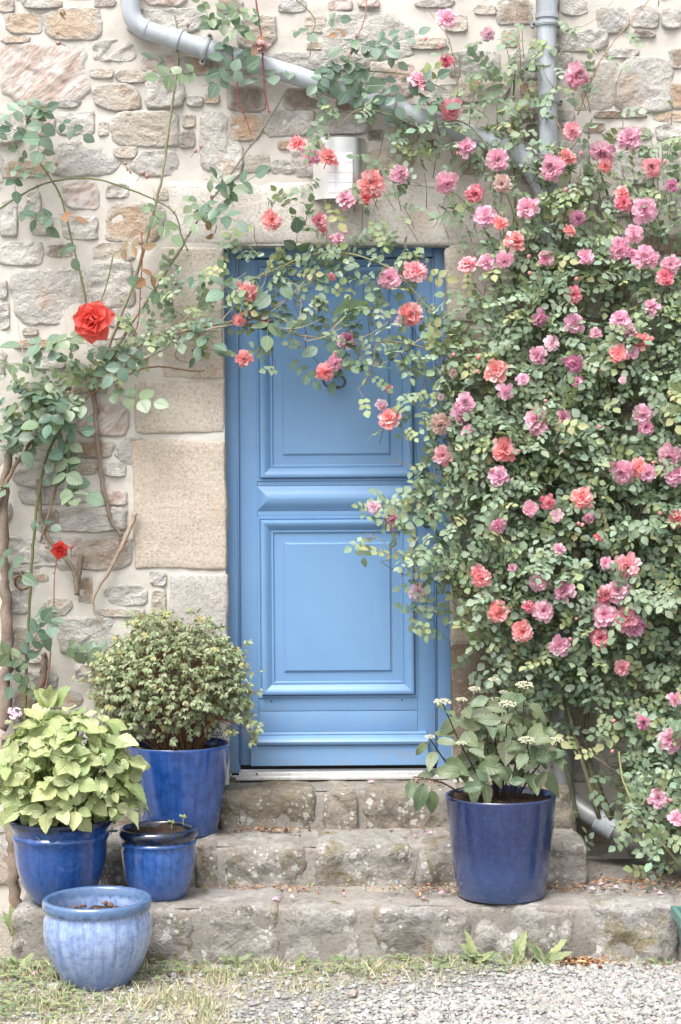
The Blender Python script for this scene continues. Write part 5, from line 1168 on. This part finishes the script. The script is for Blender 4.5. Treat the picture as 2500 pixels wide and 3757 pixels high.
# ------------------------------------------------------------------ round shrub in the big pot
sh = empty('shrub', c_big + Vector((0,0,0.32)), 'rounded small-leaved shrub with brown twigs in the large blue pot', 'shrub')
ST = [(0.30,0.36,0.20),(0.35,0.41,0.25),(0.27,0.33,0.175),(0.40,0.44,0.28),(0.32,0.38,0.23),(0.24,0.30,0.155),(0.48,0.43,0.20)]
SG = []
for i in range(21):
    q = random.Random(900+i); g = Geo(); tint = jit(ST[i%7 if i%7 < 6 or i < 14 else 0],0.08,q)
    g.add(*tube([(0,-0.6,0.1),(0,0.3,0.0)],0.05,3,caps=False),0,(0.22,0.12,0.06))
    for k in range(5):       # a short shoot with paired leaves
        V,F,Lu = leaf_grid(1.0,0.56*q.uniform(0.85,1.15),q.uniform(0.1,0.4),q.uniform(0.2,0.9),4,0,0.8,0,k); a = q.uniform(0.5,1.3)*(1 if k%2 else -1) if k < 4 else q.uniform(-0.3,0.3)
        g.add(xf(V,frame((math.sin(a),math.cos(a),q.uniform(-0.5,0.1)),(q.uniform(-0.4,0.4),q.uniform(-0.3,0.3),1)),(0,0.15*(k//2)-0.1,0),q.uniform(0.75,1.1)),F,0,jit(tint,0.12,q),Lu)
    SG.append(g)
SA = [geo_arrays(g) for g in SG]; SM = [g.mesh('leaf_spray', M_SHRUBLEAF) for g in SG]
sf = Foliage(); sc_ = P(625,2495,-0.21); SR_ = Vector((0.315,0.27,0.255)); tw = Geo(); bs = c_big+Vector((0,0,0.315))
for _ in range(2900):
    d = rand_unit(rr)
    if d.z < -0.85: continue
    f_ = rr.uniform(0.72,1.0)*(1+0.20*mn.noise(d*2.3)+0.12*mn.noise(d*6)); p = sc_ + Vector((d.x*SR_.x, d.y*SR_.y, d.z*SR_.z))*f_
    if p.y > -0.015 or p.z < c_big.z+0.335: continue
    lowf = max(0, (-d.z-0.35))
    if rr.random() < lowf*0.9: continue
    sf.add(rr.randrange(len(SA)), p, frame(d*0.7+Vector((0,-0.25,-0.25))+rand_unit(rr)*0.6, d*0.6+Vector((0,-0.35,0.55))+rand_unit(rr)*0.4), rr.uniform(0.016,0.025))
    if rr.random() < 0.5:
        q = p - d*rr.uniform(0.05,0.12) + Vector((0,0,-0.03)); tw.add(*tube([q,(p+q)/2+rand_unit(rr)*0.008,p],[0.0014,0.0012,0.0008],3,caps=False),0,rr.choice([(0.26,0.14,0.08),(0.20,0.11,0.06),(0.32,0.20,0.12)]))
for (x,y) in ((880,2590),(905,2620),(925,2650),(930,2690),(895,2660),(860,2560),(900,2580),(870,2640),(845,2690),(915,2710),(600,2265),(480,2290),(720,2260),(540,2280),(770,2290)):
    for _ in range(4): sf.add(rr.randrange(len(SA)), P(x+rr.uniform(-22,22),y+rr.uniform(-18,18),-0.28+rr.uniform(-0.05,0.05)), frame(Vector((0.7 if x > 800 else 0,-0.2,-0.1 if x > 800 else 0.8))+rand_unit(rr)*0.5, Vector((0,-0.7,0.6))+rand_unit(rr)*0.4), rr.uniform(0.020,0.028))
for _ in range(46):
    d = rand_unit(rr)
    if d.y > 0.2 or d.z < -0.3: continue
    p = sc_ + Vector((d.x*SR_.x, d.y*SR_.y, d.z*SR_.z))*rr.uniform(1.04,1.2)
    if p.y > -0.02: continue
    tw.add(*tube([p-d*0.10, p+rand_unit(rr)*0.006],[0.0014,0.0008],4,caps=False),0,(0.26,0.15,0.08))
    for _k in range(3): sf.add(rr.randrange(len(SA)), p-d*0.03*_k+rand_unit(rr)*0.008, frame(d+rand_unit(rr)*0.5, Vector((0,-0.6,0.6))+rand_unit(rr)*0.4), rr.uniform(0.015,0.023))
for _ in range(120):
    d = rand_unit(rr); d.z = abs(d.z)*0.9-0.15; a_ = bs + Vector((d.x*0.07,d.y*0.06,0.0)); e_ = sc_ + Vector((d.x*SR_.x,d.y*SR_.y,d.z*SR_.z))*rr.uniform(0.7,0.95); e_.y = min(e_.y,-0.02)
    m_ = a_.lerp(e_,0.5)+Vector((rr.uniform(-0.06,0.06),rr.uniform(-0.04,0.04),rr.uniform(-0.07,0.02))); m_.z = max(m_.z, bs.z+0.03); tw.add(*tube(spline([a_,m_,e_],3),[0.0030,0.0028,0.0025,0.0022,0.0018,0.0014,0.001],4,caps=False),0,rr.choice([(0.24,0.13,0.075),(0.19,0.10,0.06),(0.30,0.19,0.12)]))
for (x,y) in ((900,2620),(925,2680),(900,2580),(860,2650),(920,2710)):
    tw.add(*tube(spline([bs+Vector((0.06,-0.05,0.03)),P(780,2640,-0.27),P(x,y,-0.28)],4),0.0015,4,caps=False),0,(0.28,0.10,0.09))
tw.build('branches', M_STEM, sh, kind='stuff')
sf.build(sh, SA, SM, M_SHRUBLEAF, name='leaf_spray', rest='leaf_sprays', keep=300)

# ------------------------------------------------------------------ small things by the pots
bd = empty('notice_board', P(800,2840,-0.03), 'white printed card standing behind the large blue pot', 'card')
A, B = U(742,2842,-0.035), U(833,2628,-0.035)
g = Geo(); g.add(*bbox_bevel(A.x,B.x,-0.039,-0.033,T1-0.0,B.z,0.001)); g.build('card', M_BOARD, bd, sharp=35)
g = Geo(); q = random.Random(2)
for row in range(4):
    x = 756
    while x < 824:
        w_ = q.uniform(2,7); a, b = U(x,2684+row*9+q.uniform(3,6),-0.0396), U(x+w_,2682+row*9,-0.0396)
        if q.random() < 0.6: g.add([(a.x,-0.0397,a.z),(b.x,-0.0397,a.z),(b.x,-0.0397,b.z),(a.x,-0.0397,b.z)],[(0,1,2),(0,2,3)])
        x += w_+q.uniform(1.5,4)
g.build('print', M_INK, bd, kind='stuff')
spx = empty('seedling', c_small+Vector((0.06,-0.02,0.24)), 'tiny green seedling sprouting in the small black-rimmed pot', 'seedling')
for (x,y,n_) in ((630,3025,5),(672,3005,5)):
    p = P(x,y,-0.655); g = Geo(); g.add(*tube([p,p+Vector((0.002,0,-0.03))],0.0012,5),0,(0.3,0.34,0.12)); g.build('stem', M_STEM, spx)
    for k in range(n_):
        a = k*2*math.pi/n_; inst('leaf', SM[0] if False else HM[k%12], mtx(p+Vector((0,0,0.003*k)), frame(Vector((math.cos(a),math.sin(a)*0.6,0.5)), Vector((0,-0.4,0.9))), 0.017), spx)
for k in range(34):      # clay balls lying in the empty pot
    a, b = rr.uniform(0,6.28), math.sqrt(rr.random())*0.13
    V,F = lathe([(0.0,-1),(0.7,-0.6),(1,0),(0.7,0.6),(0,1)],7); g = Geo() if k == 0 else g
    g.add(V*rr.uniform(0.006,0.010)+np.array((c_light.x+b*math.cos(a), c_light.y+b*math.sin(a), 0.255+rr.uniform(0,0.008))), F, 0, jit((0.16,0.085,0.06),0.3,rr))
o = g.build('clay_pellets', M_PEB, label='brown clay pellets lying inside the pale blue pot', cat='clay pellets', kind='stuff')
tp = empty('planter', PZ(2600,-0.95,0), 'green plastic planter trough at the right edge of the gravel', 'planter')
g = Geo(); x0 = P(2492,3420,-0.95).x; zt = P(2480,3345,-0.95).z
def trough(off, z0, z1, tap):
    V = []
    for (z,t_) in ((z0,tap),(z1,0.0)):
        V += [(x0+off+t_,-1.05+off+t_*0.5,z),(x0+0.62-off-t_,-1.05+off+t_*0.5,z),(x0+0.62-off-t_,-0.87-off-t_*0.5,z),(x0+off+t_,-0.87-off-t_*0.5,z)]
    return V
V = trough(0,0.002,zt-0.03,0.03); g.add(V, quads([(0,1,5,4),(1,2,6,5),(2,3,7,6),(3,0,4,7),(0,3,2,1)]))
V = trough(-0.014,zt-0.034,zt,0.0); V2 = trough(0.004,zt-0.034,zt,0.0); g.add(V+V2, quads([(0,1,5,4),(1,2,6,5),(2,3,7,6),(3,0,4,7),(4,5,13,12),(5,6,14,13),(6,7,15,14),(7,4,12,15),(12,13,9,8),(13,14,10,9),(14,15,11,10),(15,12,8,11),(0,8,9,1),(1,9,10,2),(2,10,11,3),(3,11,8,0)]))
g.build('trough', M_GREENPL, tp, smooth=False)
g = Geo(); g.add(*rough_block((x0+0.006,x0+0.61),(-1.044,-0.876),(zt-0.08,zt-0.02),0.01,0.006,20,5,step=0.03)); g.build('soil', M_SOIL, tp)
sk = Geo(); sk.add(*tube([P(2262,2990,-0.30),P(2400,3165,-0.45)],0.004,6)); sk.build('garden_stake', M_STAKE, label='thin green garden stake leaning by the pipe outlet', cat='stake')
hb_ = Geo(); hb_.add(*tube([P(385,3049,-0.50),P(432,3048,-0.50)],0.0045,8)); hb_.build('hose', M_GREENPL, label='short length of green hose behind the small pot', cat='hose')

# ------------------------------------------------------------------ weeds at the foot of the steps
WT = [(0.27,0.34,0.17),(0.31,0.37,0.20),(0.23,0.31,0.16),(0.35,0.39,0.19)]
def weedleaf(seed, W, ser, tint):
    V,F,Lu = leaf_grid(1.0,W,0.15,(0.3,0.9,0.5,1.3)[seed%4],14,ser,-0.7,1.0,seed,2); g = Geo(); g.add(V,F,0,tint,Lu); return g
WM = [weedleaf(i, (0.22,0.30,0.19,0.34)[i%4], (0.28,0.10,0.34,0.16)[i%4], jit(WT[i%4],0.08,rr)).mesh('leaf', M_WEED) for i in range(8)]
def weed(label, px, Y, n, s0, s1, spread=0.5, zb=None):
    p = PZ(px, Y, zb if zb is not None else ground_z(cxy(px,Y),Y)); root = empty('weed', p, label, 'weed', 'weeds along the steps')
    for k in range(n):
        a = k*2.4+rr.uniform(-0.4,0.4); lean = rr.uniform(0.1,1.3)*spread*1.8
        inst('leaf', WM[rr.randrange(8)], mtx(p+Vector((rr.uniform(-0.02,0.02),rr.uniform(-0.015,0.01),0.002)), frame(Vector((math.cos(a)*lean,math.sin(a)*lean*0.5-0.1,0.75)), Vector((-math.cos(a)*0.5,-0.7,0.5))), rr.uniform(s0,s1)), root)
weed('tall dandelion weed against the lowest step left of centre pot', 1745, -0.87, 13, 0.03, 0.115, 0.7)
weed('broad leaved dandelion weed beside the brown leaf heap', 1985, -0.87, 11, 0.035, 0.115, 0.6)
weed('single upright dandelion leaf between two weeds', 1890, -0.86, 3, 0.05, 0.12, 0.2)
weed('curled pale weed below the moss on the lowest step', 850, -0.87, 5, 0.05, 0.085)
weed('small pale weed in the middle of the lowest step', 1080, -0.86, 4, 0.03, 0.06)
weed('ragged low weed under the step joint', 1250, -0.86, 6, 0.03, 0.055, 1.1)
weed('low weed patch left of the dandelions', 1610, -0.88, 7, 0.025, 0.05, 1.2)
weed('weed growing beside the green planter', 2420, -0.87, 8, 0.025, 0.055, 0.8)
weed('weed at the left end of the lowest step', 60, -0.90, 8, 0.04, 0.08, 0.6)
weed('weed behind the cobalt flared pot', 40, -0.6, 7, 0.06, 0.11, 0.4, 0.05)
weed('tiny weed in the joint of the middle step', 1115, -0.52, 4, 0.015, 0.028, 0.8, T3)
# clover-like ground cover on the left
g = Geo(); q = random.Random(4)
V0,F0,L0 = leaf_grid(1.0,0.85,0.15,0.2,3)
for _ in range(900):
    x, y = q.gauss(-1.15,0.22), q.uniform(-1.55,-0.85)
    if q.random() < 0.35: x, y = q.uniform(-1.2,0.6), q.uniform(-1.05,-0.85)
    if (x-c_light.x)**2+(y-c_light.y)**2 < 0.014: continue
    h_ = q.uniform(0.008,0.035); p = Vector((x,y,ground_z(x,y)+h_)); g.add(*tube([p,p+Vector((0,0,-h_))],0.0006,3,caps=False),0,(0.2,0.26,0.1)); a0 = q.uniform(0,6); t_ = jit(q.choice(WT),0.15,q)
    for k in range(3):
        a = a0+k*2.1; g.add(xf(V0,frame((math.cos(a),math.sin(a),0.1),(0,-0.3,1)),p,q.uniform(0.010,0.019)),F0,0,t_,L0)
g.build('ground_cover', M_WEED, label='low clover-like green ground cover around the pale pot', cat='ground cover', kind='stuff')

# ------------------------------------------------------------------ gravel, grass, litter
def icos():
    t = (1+5**0.5)/2; V = np.array([(-1,t,0),(1,t,0),(-1,-t,0),(1,-t,0),(0,-1,t),(0,1,t),(0,-1,-t),(0,1,-t),(t,0,-1),(t,0,1),(-t,0,-1),(-t,0,1)],float)/1.9
    F = np.array([(0,11,5),(0,5,1),(0,1,7),(0,7,10),(0,10,11),(1,5,9),(5,11,4),(11,10,2),(10,7,6),(7,1,8),(3,9,4),(3,4,2),(3,2,6),(3,6,8),(3,8,9),(4,9,5),(2,4,11),(6,2,10),(8,6,7),(9,8,1)]); return V, F
IV, IF = icos(); q = random.Random(14)
PEB = []
for i in range(10):
    V = IV*np.array((1,q.uniform(0.65,1),q.uniform(0.45,0.7))); V = V*(1+0.28*(np.array([[q.random()] for _ in range(12)])-0.5)*2); PEB.append(V)
def gravelly(x, y):
    return x*0.75 - (y+1.0)*1.3 + 0.5*mn.noise(Vector((x*2.2,y*2.2,0))) + 0.30*mn.noise(Vector((x*7,y*7,2))) - 0.52
g = Geo(); cnt = 0
for _ in range(70000):
    x, y = q.uniform(-1.7,2.2), q.uniform(-2.0,-0.84); v = gravelly(x,y)
    if q.random() > (0.14 + 0.86*max(0,min(1,(v+0.15)*2.2))): continue
    r_ = q.choice((0.003,0.004,0.005,0.006,0.008,0.012)) * q.uniform(0.8,1.3)
    if q.random() < 0.01: r_ *= 1.9
    if (x-c_light.x)**2+(y-c_light.y)**2 < 0.0145 or y > -0.85-r_: continue
    V = PEB[q.randrange(10)]; a = q.uniform(0,6.28); ca, sa = math.cos(a)*r_, math.sin(a)*r_
    W = np.stack([V[:,0]*ca-V[:,1]*sa, V[:,0]*sa+V[:,1]*ca, V[:,2]*r_],1) + np.array((x,y,ground_z(x,y)+r_*0.25+q.uniform(0,0.004)))
    c = q.choice([(0.34,0.335,0.325),(0.37,0.365,0.355),(0.30,0.295,0.285),(0.40,0.39,0.375),(0.35,0.315,0.28),(0.26,0.255,0.245)])
    g.add(W, IF, 0, jit(c,0.12,q)); cnt += 1
    if cnt > 32000: break
g.build('gravel', M_PEB, smooth=False, label='pale grey gravel in front of the steps', cat='gravel', kind='stuff')
g = Geo()
for _ in range(34000):
    x, y = q.uniform(-1.7,1.6), q.uniform(-1.9,-0.85); v = -gravelly(x,y)
    tuft = mn.noise(Vector((x*5.5,y*5.5,11)))
    edge = 1 if y > -1.0 else 0
    if q.random() > max(0.0,min(1,(v+0.05+0.25*edge)*1.6))*(0.25+max(0,tuft)*2.6): continue
    if (x-c_light.x)**2+(y-c_light.y)**2 < 0.0145: continue
    h_ = q.uniform(0.014,0.045)*(1+1.0*max(0,tuft)); dx, dy = q.gauss(0,0.6)*h_, q.gauss(-0.1,0.5)*h_; w_ = q.uniform(0.0011,0.0024)
    dry = q.random() < 0.68
    if dry and q.random() < 0.5: dx *= 2.6; dy *= 2.2; h_ *= 0.3
    c = jit((0.52,0.46,0.30) if dry else q.choice([(0.31,0.36,0.20),(0.37,0.40,0.24),(0.26,0.32,0.17)]),0.15,q); z = ground_z(x,y); a = q.uniform(0,3.14); wx, wy = math.cos(a)*w_, math.sin(a)*w_
    g.add([(x-wx,y-wy,z),(x+wx,y+wy,z),(x+dx*0.4-wx*0.8,y+dy*0.4-wy*0.8,z+h_*0.6),(x+dx*0.4+wx*0.8,y+dy*0.4+wy*0.8,z+h_*0.6),(x+dx,y+dy,z+h_*(1.0))],[(0,1,3),(0,3,2),(2,3,4)],0,c)
g.build('grass', M_GRASS, label='sparse dry and green grass in front of the steps', cat='grass', kind='stuff')
LV,LF,LU = leaf_grid(1.0,0.55,0.5,0.6,4,0,0.8,0.6,3)
def litter(name, label, spots, cols, s0, s1, mat=M_LITTER, cat='leaf litter'):
    g = Geo()
    for (x,y,z,sx,sy,n_) in spots:
        for _ in range(n_):
            p = Vector((x+q.gauss(0,sx), y+q.gauss(0,sy), z+abs(q.gauss(0,0.006))+0.004)); g.add(xf(LV,frame(Vector((q.uniform(-1,1),q.uniform(-1,1),q.uniform(-0.2,0.25))),Vector((q.uniform(-0.5,0.5),q.uniform(-0.5,0.5),1))),p,q.uniform(s0,s1)),LF,0,jit(q.choice(cols),0.2,q),LU)
    g.build(name, mat, label=label, cat=cat, kind='stuff')
DEADC = [(0.34,0.19,0.10),(0.42,0.26,0.15),(0.28,0.16,0.09),(0.46,0.33,0.20),(0.36,0.15,0.08)]
def tx(px,Y): return cxy(px,Y)
litter('leaf_litter','dry brown leaves scattered on the stone steps',
  [(tx(985,-0.22),-0.21,T2,0.07,0.012,70),(tx(1300,-0.25),-0.24,T2,0.30,0.04,26),(tx(1600,-0.2),-0.2,T2,0.12,0.03,22),(tx(930,-0.56),-0.55,T3,0.10,0.02,70),(tx(1450,-0.58),-0.57,T3,0.30,0.035,90),(tx(1600,-0.62),-0.60,T3,0.08,0.04,60),
   (tx(2080,-0.56),-0.56,T3,0.10,0.05,90),(tx(2280,-0.5),-0.50,T3,0.16,0.10,190),(tx(2440,-0.45),-0.45,T3,0.10,0.10,60),(tx(415,-0.62),-0.62,T3,0.035,0.07,50),(tx(1000,-0.10),-0.06,T1,0.15,0.02,10),(tx(1560,-0.05),-0.04,T1,0.05,0.03,22)], DEADC, 0.010, 0.024)
litter('leaf_litter','heap of brown dead leaves below the lowest step at right',
  [(tx(2120,-0.88),-0.885,0.012,0.045,0.018,110),(tx(2170,-0.9),-0.895,0.006,0.05,0.02,60),(tx(2080,-0.9),-0.90,0.01,0.03,0.02,30)], DEADC, 0.014, 0.030)
litter('leaf_litter','dead leaves and twigs scattered over the gravel and grass',
  [(tx(1000,-1.0),-0.93,0.004,0.35,0.04,50),(tx(30,-0.95),-0.93,0.01,0.08,0.10,90),(tx(1700,-1.05),-1.02,0.006,0.25,0.08,30),(tx(2380,-1),-0.97,0.008,0.10,0.05,26),(tx(600,-1.1),-1.0,0.006,0.06,0.08,22)], DEADC, 0.008, 0.018)
# fallen petals, one thing each
pv,pf,pu = leaf_grid(1.0,0.9,0.5,0.4,5,0,0.2,0.3,5,2); pg = Geo(); pg.add(pv,pf,0,np.stack([0.15+0.5*pu[:,1],np.ones(len(pv)),np.ones(len(pv))],1)); PETM = pg.mesh('fallen_petal',[M_PETAL])
FALL = [(T1,-0.06,1365,'top step'),(T2,-0.36,1476,'middle step'),(T2,-0.36,1520,'middle step'),(T2,-0.30,1560,'middle step'),(T3,-0.66,1245,'lowest step'),(T3,-0.76,1012,'lowest step'),(T3,-0.73,1052,'lowest step'),(T3,-0.74,1415,'lowest step'),(T3,-0.76,1545,'lowest step'),(T3,-0.67,1622,'lowest step'),(T3,-0.62,2150,'lowest step'),(T3,-0.55,2185,'lowest step'),(T3,-0.60,2240,'lowest step'),(T3,-0.70,2400,'lowest step'),(T3,-0.66,2390,'lowest step'),(0.016,-0.98,1055,'grass'),(0.014,-1.0,140,'grass'),(0.014,-1.03,126,'grass')]
ORD = ['leftmost','second','third','fourth','fifth','sixth','seventh','eighth','ninth','tenth','eleventh']
PLAB = {}
for wh_ in ('top step','middle step','lowest step','grass'):
    xs_ = sorted(f[2] for f in FALL if f[3] == wh_)
    for n_, x_ in enumerate(xs_):
        PLAB[(x_,wh_)] = ('lone pink rose petal fallen on the top step' if len(xs_) == 1 else ORD[n_] + (' fallen pink rose petal on the ' if n_ == 0 else ' fallen pink rose petal from the left on the ') + wh_)
for (z,Y,x,wh) in FALL:
    o = inst('fallen_petal', PETM, mtx(PZ(x,Y,z+0.010), frame(Vector((q.uniform(-1,1),q.uniform(-1,1),0.1)), Vector((q.uniform(-0.3,0.3),-0.4,1))), q.uniform(0.018,0.028)), None, q.choice([BC['p'],BC['m'],BC['p']]))
    tag(o, PLAB[(x,wh)], 'petal', 'petals fallen on the '+wh)
